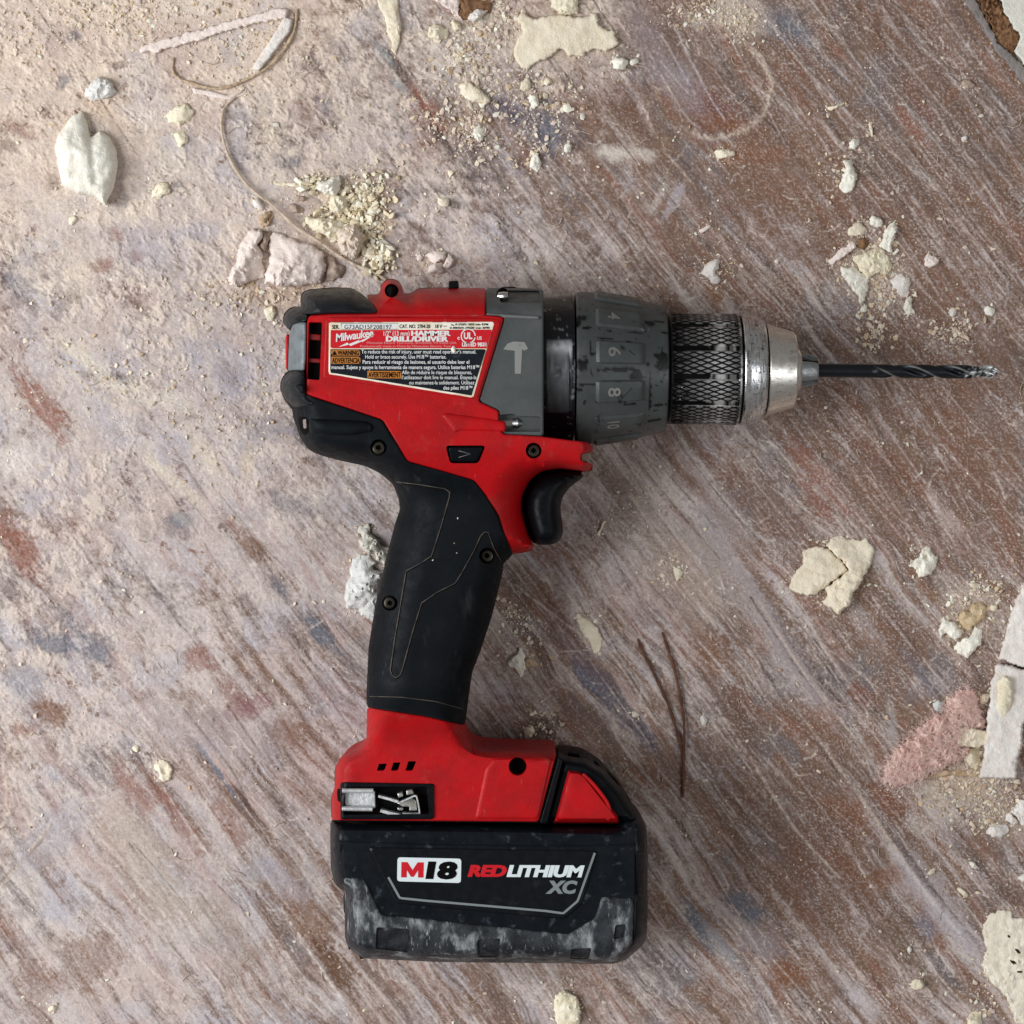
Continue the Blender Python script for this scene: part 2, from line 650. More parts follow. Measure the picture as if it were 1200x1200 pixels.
M_orange = pmat('label_orange', (0.42, 0.15, 0.018), 0.4, dust=((0.10, 0.05, 0.02), 8, 0.58, 0.15, None, 0.6))
M_pink = pmat('label_small_print', (0.62, 0.30, 0.28), 0.5)
M_greyprint = pmat('grey_print', (0.17, 0.195, 0.20), 0.45)
M_badge = pmat('badge_silver_white', (0.62, 0.68, 0.70), 0.35, dust=((0.30, 0.32, 0.33), 14, 0.62, 0.2, None, 0.4))
M_icon = pmat('pale_grey_print', (0.21, 0.21, 0.20), 0.5, dust=((0.10, 0.10, 0.10), 9, 0.58, 0.12, None, 0.7))
M_redlens = pmat('red_slot_plastic', (0.20, 0.004, 0.004), 0.4)
# ------------------------------------------------------------------ floor
STEP = 1.3
inner_ax = np.arange(-70, 1270 + STEP, STEP)
grow = STEP * np.cumsum(1.16 ** np.arange(1, 36))
grow = grow[grow < 1500]
ax = np.r_[inner_ax[0] - grow[::-1], inner_ax, inner_ax[-1] + grow]
NX = len(ax)
FX, FY = np.meshgrid(ax.astype(np.float32), ax.astype(np.float32))
CA, SA = math.cos(math.radians(52)), math.sin(math.radians(52))
fu = FX * CA + FY * SA          # along the brush strokes
fv = -FX * SA + FY * CA         # across them

dust_rows = np.array([
    [.95, .95, .90, .85, .70, .58, .55, .45, .34, .30, .25, .20, .22],
    [.95, .92, .92, .88, .70, .58, .48, .38, .30, .26, .18, .18, .22],
    [.85, .95, .97, .80, .76, .62, .44, .40, .32, .25, .20, .18, .20],
    [.82, .78, .86, .86, .80, .72, .62, .50, .38, .34, .25, .22, .24],
    [.80, .82, .84, .82, .72, .60, .50, .48, .46, .40, .33, .26, .28],
    [.68, .86, .88, .88, .72, .62, .52, .54, .48, .36, .28, .22, .22],
    [.66, .76, .86, .80, .70, .60, .56, .58, .52, .36, .28, .32, .28],
    [.64, .72, .76, .72, .62, .50, .50, .56, .56, .40, .36, .36, .34],
    [.72, .72, .68, .62, .60, .50, .44, .46, .44, .36, .34, .34, .36],
    [.66, .66, .60, .56, .52, .50, .42, .40, .38, .28, .34, .42, .44],
    [.68, .72, .72, .58, .52, .50, .46, .46, .42, .34, .34, .44, .46],
    [.62, .70, .74, .62, .52, .50, .48, .44, .46, .40, .38, .46, .46],
    [.60, .66, .72, .66, .56, .52, .50, .50, .48, .46, .42, .46, .48]])


def coarse(tab, x, y):
    gx = np.clip(x / 100.0, 0, 11.999); gy = np.clip(y / 100.0, 0, 11.999)
    i = gx.astype(int); j = gy.astype(int)
    a = gx - i; b = gy - j
    a = a * a * (3 - 2 * a); b = b * b * (3 - 2 * b)
    return (tab[j, i] * (1 - a) + tab[j, i + 1] * a) * (1 - b) + (tab[j + 1, i] * (1 - a) + tab[j + 1, i + 1] * a) * b


wx = FX + 34 * fbm(FX / 90, FY / 90, 3, 3)
wy = FY + 34 * fbm(FX / 90, FY / 90, 3, 8)
D0 = coarse(dust_rows, wx, wy)
rightness = np.clip(0.15 + 0.95 * sstep(150, 900, FX + 0.8 * (FY - 380)), 0, 1)
warp = 14 * fbm(FX / 130, FY / 130, 3, 21)
iso = fbm(FX / 70, FY / 70, 6, 31, 0.6)
streak = fbm(fu / 210, (fv + warp) / 13, 5, 41, 0.6)
streak2 = fbm(fu / 90, (fv + warp) / 3.6, 3, 47, 0.6)
streakR = fbm(fu / 240, (fv + 0.3 * warp) / 6, 4, 43, 0.65)
fine = fbm(FX / 6.5, FY / 6.5, 3, 53, 0.75)
grain = rng.normal(0, 1, FX.shape).astype(np.float32)
swirl = fbm((FX + 20 * fbm(FX / 40, FY / 40, 2, 61)) / 26, (FY + 20 * fbm(FX / 40, FY / 40, 2, 67)) / 26, 5, 71, 0.65)
Dn = D0 + (1 - rightness) * (0.20 * iso + 0.22 * swirl + 0.10 * streak) + rightness * (0.12 * iso + 0.17 * streak + 0.09 * streakR + 0.12 * swirl) + 0.10 * streak2 * (0.4 + rightness) + 0.07 * fine
streak3 = fbm(fu / 17, (fv + warp) / 1.9, 3, 151, 0.7)
clump = fbm((FX + 6 * swirl) / 11, (FY + 6 * swirl) / 11, 4, 157, 0.7)
Dn = Dn + 0.10 * streak3 * (0.25 + rightness) + 0.30 * clump * (1.2 - rightness)
lines = sstep(0.30, 0.62, fbm(fu / 60, (fv + 0.25 * warp) / 2.6, 3, 171, 0.6) + 0.25 * fbm(FX / 50, FY / 50, 2, 173)) * np.clip(rightness + 0.15, 0, 1)
ridges = sstep(0.25, 0.75, np.sin((fv + 0.35 * warp) / 2.15 + 1.5 * fbm(fu / 150, fv / 40, 2, 177)) * (0.55 + 0.9 * fbm(fu / 40, fv / 9, 3, 179))) * sstep(760, 960, FX - 0.2 * FY) * sstep(760, 500, FY)
Dn = Dn + 0.22 * lines + 0.24 * ridges - 0.05 * rightness
broad = fbm((FX + 40 * fbm(FX / 110, FY / 110, 3, 181)) / 95, (FY + 40 * fbm(FX / 110, FY / 110, 3, 187)) / 95, 5, 191, 0.6)
smear = fbm(fu / 170, (fv + warp) / 34, 4, 197, 0.6)
bands = fbm(fu / 330, (fv + 0.45 * warp) / 15, 4, 231, 0.62)
low = sstep(420, 800, FY + 0.25 * FX)
Dn = Dn + 0.30 * broad * (1.2 - rightness) + 0.26 * smear * (0.25 + rightness) + 0.26 * bands * (0.15 + low)
cover = sstep(0.17, 0.84, Dn)
bare = sstep(0.14, 0.36, fbm((FX + 9 * clump) / 30, (FY + 9 * clump) / 30, 5, 163, 0.7)) * sstep(0.25, 0.5, fbm(FX / 140, FY / 140, 3, 167) + 0.25)
cover = cover * (1 - 0.90 * bare * sstep(-0.1, 0.3, clump + 0.4 * fine + 0.3 * swirl))

# painted / stained board under the dust
tone = fbm(fu / 260, fv / 60, 4, 81, 0.55)
tone2 = fbm(fu / 150, (fv + warp) / 22, 4, 87, 0.6)
tone3 = fbm(FX / 150, FY / 150, 4, 93, 0.55)


def mixn(a, b, t):
    return a + (np.asarray(b, np.float32) - a) * t[..., None]


ones = np.ones(FX.shape + (3,), np.float32)
col = ones * lin(120, 94, 79).astype(np.float32)
col = mixn(col, lin(130, 90, 72), sstep(0.05, 0.55, tone2) * 0.85)
col = mixn(col, lin(100, 85, 82), sstep(0.05, 0.5, -tone2) * 0.7)
col = mixn(col, lin(112, 108, 111), sstep(0.18, 0.55, tone3 + 0.35 * tone) * 0.75)
col = mixn(col, lin(128, 98, 76), sstep(0.25, 0.6, fbm(FX / 60, FY / 60, 4, 99)) * 0.5)
col = mixn(col, lin(84, 68, 62), sstep(0.25, 0.7, -streak2 - 0.4 * streak) * 0.6)

dcol = ones * lin(199, 187, 183).astype(np.float32)
warm = sstep(560, 40, FY + 0.45 * FX) * 0.9
dcol = mixn(dcol, lin(226, 205, 186), np.clip(warm + 0.35 * tone3, 0, 1))
crust = sstep(0.12, 0.5, fbm((FX + 10 * swirl) / 45, (FY + 10 * swirl) / 45, 5, 211, 0.65)) * (1 - rightness)
dcol = mixn(dcol, lin(230, 212, 193), crust * (0.35 + 0.5 * sstep(520, 250, FY)))
cover = np.clip(cover + 0.16 * crust, 0, 1)
dcol = mixn(dcol, lin(183, 179, 187), sstep(0.0, 0.55, fbm(FX / 80, FY / 80, 4, 103)) * (0.75 - 0.35 * warm) * (1 - 0.55 * sstep(700, 1100, FX)))
mott = sstep(0.05, 0.45, fbm((FX + 14 * swirl) / 22, (FY + 14 * swirl) / 22, 5, 221, 0.7))
dcol = mixn(dcol, lin(172, 162, 164), mott * 0.55 * (1 - 0.7 * warm))
dcol = mixn(dcol, lin(176, 150, 146), sstep(0.1, 0.5, fbm(fu / 200, (fv + warp) / 26, 4, 237, 0.6)) * 0.6 * low)
dcol = mixn(dcol, lin(192, 170, 163), sstep(0.05, 0.6, fbm(FX / 110, FY / 110, 3, 109)) * 0.5)

height = (0.9 * iso + 0.8 * swirl + 0.35 * clump) * (1 - 0.6 * rightness) * cover + 0.35 * streak * rightness
cr = fbm((FX + 8 * swirl) / 24, (FY + 8 * swirl) / 24, 5, 251, 0.68)
cedge = sstep(0.10, 0.17, cr) * (1 - rightness) * sstep(0.0, 0.35, fbm(FX / 160, FY / 160, 3, 257) + 0.22 + 0.3 * sstep(500, 150, FY))
relief = 1.9 * cedge + 0.6 * sstep(0.0, 0.5, clump) * (1 - rightness)
cover = np.clip(cover + 0.22 * cedge - 0.16 * (1 - rightness) * sstep(0.1, -0.25, cr), 0, 1)
dcol = mixn(dcol, lin(222, 204, 188), cedge * 0.6)

# ---- stains, scrapes, smears and some painted shade, each with a shape of its own: (x, y, half length, half width, angle, colour, strength, dust change)
BR, RB, DK, SL, TE, TN, LV, WH = (lin(122, 88, 68), lin(138, 88, 72), lin(80, 62, 56), lin(98, 104, 117), lin(122, 136, 140), lin(206, 180, 152), lin(172, 166, 176), lin(214, 204, 194))
stains_and_shade = [
    (48, 475, 55, 17, 58, RB, .8), (130, 442, 34, 7, 8, DK, .8), (25, 645, 42, 20, 60, RB, .7), (12, 690, 30, 18, 40, DK, .5),
    (235, 772, 22, 16, 40, RB, .65), (60, 835, 26, 16, 20, BR, .75), (25, 855, 14, 10, 0, RB, .6), (100, 1125, 50, 30, -22, BR, .55),
    (45, 1150, 34, 26, 40, BR, .5), (155, 925, 55, 14, 58, RB, .55), (205, 955, 60, 9, 54, RB, .6), (185, 985, 60, 8, 52, DK, .35),
    (270, 965, 45, 12, 54, RB, .5), (270, 812, 40, 14, 55, RB, .55), (340, 860, 28, 20, 30, BR, .65), (290, 830, 30, 12, -25, lin(130, 84, 92), .6),
    (365, 1085, 50, 20, 52, BR, .75), (395, 1130, 45, 16, 55, lin(96, 66, 44), .8), (255, 905, 60, 4, 54, SL, .8), (285, 935, 26, 4, 54, DK, .7),
    (215, 608, 18, 10, 20, TE, .6), (205, 620, 26, 12, 30, SL, .5), (60, 755, 26, 17, 20, SL, .75), (118, 765, 24, 17, 40, SL, .7), (90, 735, 40, 10, 40, SL, .4),
    (330, 690, 18, 6, 60, SL, .6), (375, 740, 30, 12, 50, SL, .75), (345, 745, 40, 10, 48, DK, .5), (290, 710, 24, 12, 40, DK, .5), (340, 590, 30, 14, 30, SL, .5),
    (85, 42, 14, 8, -30, SL, .7), (75, 95, 14, 8, -40, SL, .65), (20, 150, 24, 12, 20, RB, .55), (8, 170, 14, 8, 0, DK, .5), (62, 215, 12, 10, 50, DK, .5),
    (140, 76, 9, 5, 0, DK, .6), (55, 130, 16, 8, 20, DK, .35), (95, 240, 20, 8, 20, SL, .6), (140, 240, 14, 8, -30, SL, .5), (135, 275, 14, 7, 50, RB, .6),
    (160, 302, 12, 8, 30, RB, .6), (118, 310, 16, 9, -20, RB, .6), (75, 355, 30, 10, -55, DK, .35), (20, 330, 20, 10, 30, SL, .5), (210, 215, 8, 5, 0, SL, .5),
    (340, 190, 22, 10, -20, SL, .6), (292, 180, 12, 9, 40, SL, .4), (370, 80, 30, 12, 60, DK, .5), (395, 55, 26, 14, 40, lin(120, 104, 108), .5), (385, 130, 26, 12, 50, lin(110, 100, 106), .5),
    (170, 290, 60, 30, 20, LV, .3), (280, 450, 26, 12, 30, LV, .5), (270, 440, 20, 8, 60, SL, .4), (310, 500, 30, 16, 0, lin(150, 146, 160), .5), (180, 455, 14, 10, 0, lin(120, 96, 100), .5),
    (480, 95, 50, 9, 55, DK, .65), (505, 135, 42, 8, 58, RB, .8), (520, 165, 30, 6, 50, DK, .8), (590, 265, 34, 6, 55, DK, .6), (612, 300, 14, 6, 55, DK, .7), (450, 62, 18, 6, 50, TE, .55), (467, 100, 14, 5, 50, TE, .6), (440, 20, 20, 10, 50, TE, .3),
    (560, 190, 40, 26, 50, lin(96, 84, 84), .6), (640, 150, 40, 26, 40, lin(92, 90, 104), .6), (590, 125, 30, 18, 20, lin(90, 88, 104), .6), (620, 90, 26, 14, 30, DK, .5), (645, 160, 24, 12, 80, SL, .5),
    (870, 180, 42, 14, -8, lin(134, 92, 66), .75), (905, 180, 26, 10, -10, lin(136, 90, 68), .75), (825, 120, 50, 24, 30, lin(112, 72, 64), .7), (850, 145, 40, 12, 10, lin(124, 78, 56), .8), (800, 95, 45, 22, 60, lin(158, 150, 158), .5),
    (765, 60, 60, 20, 62, lin(152, 142, 150), .5), (790, 40, 40, 12, 62, DK, .4), (735, 130, 30, 20, 60, lin(110, 80, 64), .6), (920, 28, 40, 20, 30, SL, .45), (940, 40, 24, 12, 40, SL, .4),
    (1075, 115, 40, 10, 60, lin(136, 88, 76), .6), (1065, 145, 40, 9, 48, lin(150, 100, 84), .5), (1115, 110, 14, 6, -60, lin(146, 92, 66), .6),
    (838, 345, 22, 12, 40, lin(128, 84, 50), .75), (960, 560, 60, 14, 54, RB, .6), (960, 590, 40, 10, 54, RB, .6), (1040, 545, 60, 16, 40, lin(118, 82, 64), .6), (1130, 560, 60, 20, 30, lin(114, 82, 66), .6),
    (845, 605, 55, 22, 58, lin(164, 154, 154), .5), (880, 690, 130, 16, 54, lin(170, 160, 160), .75), (920, 760, 80, 18, 56, lin(164, 154, 158), .6), (835, 660, 70, 20, 52, lin(166, 156, 154), .5), (945, 770, 90, 7, 56, DK, .5), (905, 700, 80, 6, 54, lin(110, 80, 58), .7),
    (1010, 720, 40, 5, 54, lin(176, 172, 172), .7), (1045, 850, 30, 6, 82, lin(166, 162, 162), .6), (1075, 785, 36, 9, 55, SL, .6), (1055, 740, 50, 8, 52, DK, .5), (1010, 815, 20, 12, 40, lin(120, 74, 58), .7),
    (835, 760, 40, 18, 52, lin(122, 86, 62), .6), (870, 825, 30, 14, 45, lin(118, 78, 60), .6), (860, 840, 45, 14, 52, lin(96, 76, 66), .5),
    (990, 955, 34, 22, 30, lin(128, 86, 62), .8), (1040, 940, 26, 16, 50, lin(122, 76, 54), .7), (1035, 1030, 28, 14, -20, lin(126, 86, 64), .75), (985, 1015, 20, 12, 50, lin(122, 74, 54), .6), (960, 975, 44, 22, -15, lin(108, 84, 76), .6), (930, 1000, 40, 12, 52, lin(114, 72, 56), .6),
    (920, 1140, 26, 15, 30, lin(124, 80, 54), .75), (940, 1060, 40, 10, 45, lin(116, 76, 58), .6), (870, 1062, 30, 16, 40, SL, .75), (818, 1085, 36, 9, 60, SL, .8), (845, 1105, 44, 8, 52, lin(150, 152, 160), .6), (890, 1105, 30, 20, 30, lin(150, 140, 146), .5),
    (1100, 1060, 90, 22, 52, lin(176, 170, 176), .6), (1075, 1020, 60, 5, 54, DK, .5), (1085, 1085, 20, 10, 60, lin(110, 108, 122), .7), (1065, 1120, 60, 10, 50, lin(104, 84, 66), .7), (1165, 1065, 44, 7, 55, lin(100, 80, 66), .7), (1190, 1050, 30, 16, 20, lin(96, 76, 66), .6),
    (1110, 940, 34, 22, 20, WH, .55), (1130, 922, 22, 8, -8, lin(150, 112, 66), .8), (1160, 950, 50, 24, 40, lin(170, 156, 140), .5), (1080, 970, 20, 12, 30, WH, .4),
    (700, 800, 45, 14, 50, lin(84, 84, 98), .75), (690, 795, 26, 9, 40, SL, .8), (745, 850, 40, 14, 50, lin(84, 82, 98), .65), (680, 770, 60, 12, 50, lin(104, 84, 88), .5), (620, 860, 20, 18, 0, lin(90, 76, 74), .7), (640, 850, 18, 14, 0, DK, .6), (655, 720, 30, 14, 50, lin(118, 88, 80), .5),  # some dark patches by handle and base put drill shade into the floor
    (780, 640, 60, 40, 50, lin(182, 166, 154), .4), (820, 700, 26, 40, 0, lin(178, 160, 144), .4), (705, 610, 40, 30, 40, lin(130, 106, 96), .4), (720, 560, 30, 16, 60, lin(118, 100, 96), .4),
    (755, 180, 16, 8, 10, WH, .7), (720, 180, 26, 9, 8, WH, .85), (790, 235, 26, 6, -60, LV, .6), (770, 235, 22, 5, -62, WH, .4), (820, 25, 14, 12, 0, WH, .3),
    (160, 135, 40, 16, 0, lin(226, 210, 200), .7), (200, 190, 34, 18, 30, lin(218, 206, 192), .6), (220, 8, 50, 14, 0, lin(224, 208, 194), .7), (270, 250, 30, 24, 40, lin(214, 196, 184), .4), (90, 160, 30, 10, 60, TN, .5), (120, 130, 40, 12, 30, TN, .4),
    (110, 430, 70, 9, 42, lin(216, 206, 190), .6), (170, 460, 60, 12, 20, lin(218, 208, 196), .6), (200, 560, 50, 8, 42, lin(220, 208, 190), .6), (15, 540, 26, 22, 30, lin(222, 212, 204), .7), (240, 530, 40, 10, 50, lin(214, 200, 180), .5), (290, 540, 10, 30, 0, lin(206, 186, 166), .5),
    (175, 1020, 90, 34, 60, lin(186, 172, 158), .5), (60, 980, 60, 26, -45, lin(172, 170, 178), .45), (260, 1090, 60, 30, 55, lin(182, 170, 160), .4), (300, 1020, 20, 14, 0, lin(170, 170, 178), .5), (330, 1030, 40, 16, 40, LV, .5), (200, 850, 40, 26, 60, lin(184, 172, 172), .5),
    (30, 800, 30, 20, 0, lin(160, 164, 176), .5), (265, 860, 50, 26, 20, lin(178, 166, 168), .5),     (1010, 720, 130, 26, 54, BR, .45), (960, 250, 170, 60, 50, lin(120, 88, 70), .5), (1090, 330, 150, 60, 50, lin(118, 88, 72), .5), (1120, 480, 120, 60, 45, lin(120, 88, 70), .5), (900, 600, 120, 30, 54, lin(118, 84, 68), .45), (950, 1000, 130, 50, 52, lin(116, 86, 70), .45), (860, 900, 110, 40, 53, lin(112, 86, 74), .45), (770, 40, 90, 40, 50, lin(120, 100, 92), .4), (1080, 80, 100, 50, 50, lin(112, 86, 72), .5),
    (415, 262, 60, 44, 40, TN, .6), (545, 75, 60, 40, 30, WH, .45), (1025, 320, 44, 40, 20, lin(200, 182, 164), .5), (1120, 900, 60, 40, 0, lin(198, 180, 160), .5), (1140, 715, 40, 34, 0, lin(196, 176, 158), .5), (330, 345, 80, 20, 0, TN, .5), (100, 245, 60, 14, 10, lin(222, 206, 192), .5), (655, 50, 70, 36, 0, lin(208, 192, 174), .5),
    (880, 20, 26, 26, 60, lin(206, 186, 166), .5), (862, 15, 26, 26, 80, lin(210, 192, 176), .7),
]
for (cx, cy, a, b, ang, c, st) in stains_and_shade:
    R = max(a, b) * 1.9
    i0, i1 = np.searchsorted(ax, [cx - R, cx + R]); j0, j1 = np.searchsorted(ax, [cy - R, cy + R])
    sl = (slice(j0, j1), slice(i0, i1))
    dx, dy = FX[sl] - cx, FY[sl] - cy
    ca, sa = math.cos(math.radians(ang)), math.sin(math.radians(ang))
    u_, v_ = (dx * ca + dy * sa) / a, (-dx * sa + dy * ca) / b
    rr = np.sqrt(u_ * u_ + v_ * v_) + 0.55 * swirl[sl] + 0.30 * streak2[sl] + 0.25 * fine[sl]
    t = np.clip((1 - sstep(0.45, 1.3, rr)) * st * 1.2, 0, 1)
    lum = float(np.mean(c))
    if lum > 0.32:      # a patch of dust
        dcol[sl] = mixn(dcol[sl], c, t)
        cover[sl] = cover[sl] + (np.maximum(cover[sl], 0.85) - cover[sl]) * t
    else:               # bare, stained board, and the painted shade
        col[sl] = mixn(col[sl], c, t)
        cover[sl] *= 1 - 0.85 * t
        relief[sl] -= 0.5 * t

# swept ripples left by a wide brush
sl = (slice(*np.searchsorted(ax, [150, 310])), slice(*np.searchsorted(ax, [420, 660])))
xx, yy = FX[sl], FY[sl]
mask = np.exp(-(((xx - 535) / 52) ** 2 + ((yy - 222) / 36) ** 2) * 1.2) * sstep(-30, 20, (xx - 480) * 0.8 - (yy - 150) * 0.6 + 30)
rip = np.sin((yy - 0.16 * (xx - 500) + 0.0016 * (xx - 520) ** 2 + 6 * swirl[sl]) / 2.7)
cover[sl] = np.clip(cover[sl] + 0.22 * rip * mask, 0, 1)
relief[sl] += 1.4 * rip * mask
# crescent scraped clean, dust pushed to its rim
sl = (slice(*np.searchsorted(ax, [20, 210])), slice(*np.searchsorted(ax, [730, 960])))
xx, yy = FX[sl], FY[sl]
rr = np.hypot((xx - 838) / 1.0, (yy - 100) / 0.92) + 5 * swirl[sl] + 2 * fine[sl]
an = np.degrees(np.arctan2(yy - 100, xx - 838))
w_ = sstep(-75, -30, an) * (1 - sstep(105, 140, an))
rim = np.exp(-((rr - 66) / 3.6) ** 2) * w_ * (0.75 + 0.5 * fine[sl])
cover[sl] = np.clip(cover[sl] + 0.75 * rim, 0, 1)
dcol[sl] = mixn(dcol[sl], lin(206, 186, 166), np.clip(rim, 0, 1))
relief[sl] += 2.2 * rim
# furrows of the ribbed board, upper right
rib = sstep(820, 1020, FX - 0.25 * FY + 60) * sstep(640, 480, FY)
rw = np.sin((fv + 10 * fbm(fu / 200, fv / 60, 3, 121)) / 3.4) * (0.5 + 0.8 * fbm(fu / 120, fv / 25, 3, 127))
cover = np.clip(cover + 0.42 * np.clip(rw, -0.6, 1) * rib * 0.25, 0, 1)
relief += 0.45 * rw * rib

# ---- scratches and light strokes along the brushing direction
def stroke(pts, w, amt, c=None, dz=0.0):
    pts = np.asarray(pts, float)
    lo, hi = pts.min(0) - w * 3, pts.max(0) + w * 3
    i0, i1 = np.searchsorted(ax, [lo[0], hi[0]]); j0, j1 = np.searchsorted(ax, [lo[1], hi[1]])
    if i1 - i0 < 1 or j1 - j0 < 1:
        return
    sl = (slice(j0, j1), slice(i0, i1))
    p = np.stack([FX[sl], FY[sl]], -1)
    dm = np.full(p.shape[:2], 1e9, np.float32)
    for a, b in zip(pts[:-1], pts[1:]):
        ab = b - a
        t = np.clip(((p - a) @ ab) / max(ab @ ab, 1e-9), 0, 1)
        dm = np.minimum(dm, np.hypot(p[..., 0] - a[0] - t * ab[0], p[..., 1] - a[1] - t * ab[1]))
    f = np.exp(-(dm / w) ** 2) * np.clip(0.75 + 0.7 * fine[sl] + 0.5 * swirl[sl], 0, 1)
    if amt > 0:
        cover[sl] = cover[sl] + (1 - cover[sl]) * f * amt
        if c is not None:
            dcol[sl] = mixn(dcol[sl], c, f * min(1, amt))
    else:
        cover[sl] *= 1 + f * amt
        if c is not None:
            col[sl] = mixn(col[sl], c, f * -amt)
    relief[sl] += dz * f


for k in range(1100):
    x = rng.uniform(-60, 1260); y = rng.uniform(-60, 1260)
    right = np.clip((x + 0.6 * (y - 300)) / 900, 0, 1)
    if rng.uniform() > 0.25 + 0.75 * right:
        continue
    L_ = rng.gamma(2.0, 45)
    an = math.radians(52 + rng.normal(0, 4.5))
    bend = rng.normal(0, 0.05)
    pts = [(x + L_ * s * math.cos(an + bend * s), y + L_ * s * math.sin(an + bend * s)) for s in np.linspace(0, 1, 4)]
    if rng.uniform() < 0.68:
        stroke(pts, rng.uniform(0.7, 1.5), rng.uniform(0.2, 0.75), lin(214, 200, 190), 0.3)
    else:
        stroke(pts, rng.uniform(0.8, 1.7), -rng.uniform(0.3, 0.8), lin(70, 54, 48), -0.5)
for pts, w, amt, c in [
    ([(908, 800), (960, 868), (1016, 945), (1060, 1010), (1095, 1060)], 2.2, .85, lin(214, 196, 178)),
    ([(840, 830), (880, 890), (930, 968), (985, 1030)], 1.8, .8, lin(214, 200, 186)), ([(800, 832), (845, 890), (900, 950)], 1.5, .5, None),
    ([(870, 825), (920, 890), (990, 985), (1010, 1020)], 1.3, .5, None), ([(893, 782), (945, 850), (985, 910)], 1.8, -.8, lin(66, 50, 42)), ([(880, 700), (940, 790), (1000, 865)], 1.6, -.8, lin(70, 50, 40)), ([(890, 705), (950, 800), (1002, 866)], 1.3, .7, lin(206, 186, 160)),
    ([(1050, 1000), (1085, 1045), (1130, 1100)], 2.4, .7, lin(210, 204, 206)), ([(1060, 995), (1100, 1050), (1150, 1110)], 1.6, -.7, DK), ([(965, 1020), (1030, 1100), (1090, 1180)], 1.5, .5, None), ([(940, 1085), (990, 1150), (1020, 1200)], 1.6, .6, None),
    ([(230, 800), (300, 890), (370, 990), (430, 1080)], 1.3, .6, lin(214, 206, 204)), ([(160, 870), (215, 960), (280, 1050), (345, 1150)], 1.3, .7, lin(214, 206, 200)), ([(280, 850), (340, 930), (390, 990)], 1.2, .6, None), ([(250, 1000), (300, 1070), (360, 1150), (400, 1195)], 1.4, .7, lin(210, 204, 200)),
    ([(330, 1065), (358, 1108), (400, 1170)], 2.2, .8, lin(222, 214, 206)), ([(215, 830), (270, 900), (290, 940)], 1.6, -.7, lin(84, 84, 92)), ([(140, 870), (190, 930), (205, 960)], 2.0, -.7, lin(110, 74, 60)), ([(0, 1035), (50, 985)], 2.2, -.6, lin(110, 84, 66)), ([(60, 965), (30, 1005), (0, 1040)], 1.6, .5, TN), ([(3, 890), (8, 930), (2, 980)], 1.8, .6, lin(214, 190, 168)), ([(40, 1120), (80, 1180), (95, 1200)], 1.2, .6, None), ([(80, 1110), (110, 1160), (150, 1200)], 1.2, .7, None),
    ([(730, 690), (790, 770), (820, 800)], 1.4, .6, None), ([(660, 660), (700, 730), (760, 820)], 1.8, .6, lin(206, 200, 204)), ([(670, 700), (740, 800), (770, 850)], 1.3, .8, lin(216, 204, 192)), ([(700, 560), (790, 690)], 1.2, .4, None), ([(760, 590), (830, 680), (880, 740)], 1.4, -.5, lin(84, 66, 56)),
    ([(715, 790), (735, 825), (748, 840)], 2.0, -.7, lin(78, 78, 90)), ([(960, 85), (985, 120), (1000, 140)], 1.0, .7, None), ([(905, 30), (945, 82), (985, 120)], 1.0, .6, None), ([(880, 85), (862, 82)], 1.2, .7, None),
    ([(1040, 50), (1110, 130), (1200, 235)], 1.6, .6, lin(190, 176, 166)), ([(1010, 60), (1080, 145), (1190, 280)], 1.5, .5, None), ([(1000, 90), (1060, 170), (1160, 290), (1195, 335)], 1.4, .5, None), ([(960, 130), (1040, 220), (1120, 310)], 1.4, -.5, lin(80, 62, 54)), ([(1080, 40), (1150, 130), (1195, 190)], 1.6, -.5, lin(74, 62, 56)),
    ([(270, 270), (320, 262), (405, 300)], 1.5, .3, TN), ([(790, 30), (830, 110), (850, 140)], 1.2, .8, lin(196, 184, 190)), ([(775, 40), (815, 110)], 1.2, .7, lin(190, 180, 190)), ([(760, 60), (800, 130), (820, 150)], 1.2, .6, None), ([(110, 430), (62, 400), (40, 385)], 3, .5, lin(214, 200, 180)), ([(55, 405), (110, 460), (150, 480)], 2.4, .6, lin(214, 198, 176)), ([(30, 470), (60, 510)], 2.5, .6, WH),
]:
    stroke(catmull(pts, False, 4), w, amt, c, 0.5 if amt > 0 else -0.8)

# short random fibres and hairs in the dust, as marks
for k in range(3200):
    x = rng.uniform(-40, 1240); y = rng.uniform(-40, 1240)
    an = rng.uniform(0, math.pi)
    L_ = rng.gamma(2.0, 4.5)
    b = rng.normal(0, 0.8)
    pts = [(x + L_ * s * math.cos(an + b * s), y + L_ * s * math.sin(an + b * s)) for s in (0, .5, 1)]
    stroke(pts, rng.uniform(0.6, 0.95), rng.uniform(0.35, 0.95), lin(222, 210, 198) if k % 2 else None, 0.5)

# granular dust: pale and dark specks
spk = fbm(FX / 3.3, FY / 3.3, 2, 131, 0.8)
spk2 = fbm(FX / 2.3, FY / 2.3, 1, 137)
spden = 0.65 + 0.55 * fbm(FX / 60, FY / 60, 3, 141)
cover = np.clip(cover + sstep(0.30, 0.55, spk + 0.10 * grain) * (0.30 - 0.14 * cover), 0, 1)
cover = np.clip(cover + sstep(0.40, 0.62, spk2 + 0.08 * grain) * (0.22 + 0.45 * sstep(700, 1000, FX)) * np.clip(spden, 0.1, 1), 0, 1)
cover = np.clip(cover - sstep(0.42, 0.7, -spk + 0.10 * grain) * 0.35, 0, 1)
albedo = mixn(col, [0, 0, 0], np.zeros_like(FX)) * (1 - cover[..., None] * 0.94) + dcol * (cover[..., None] * 0.94)
albedo *= (1 + 0.055 * grain + 0.08 * fine + 0.08 * clump)[..., None]
albedo = np.clip(albedo, 0.01, 0.85)
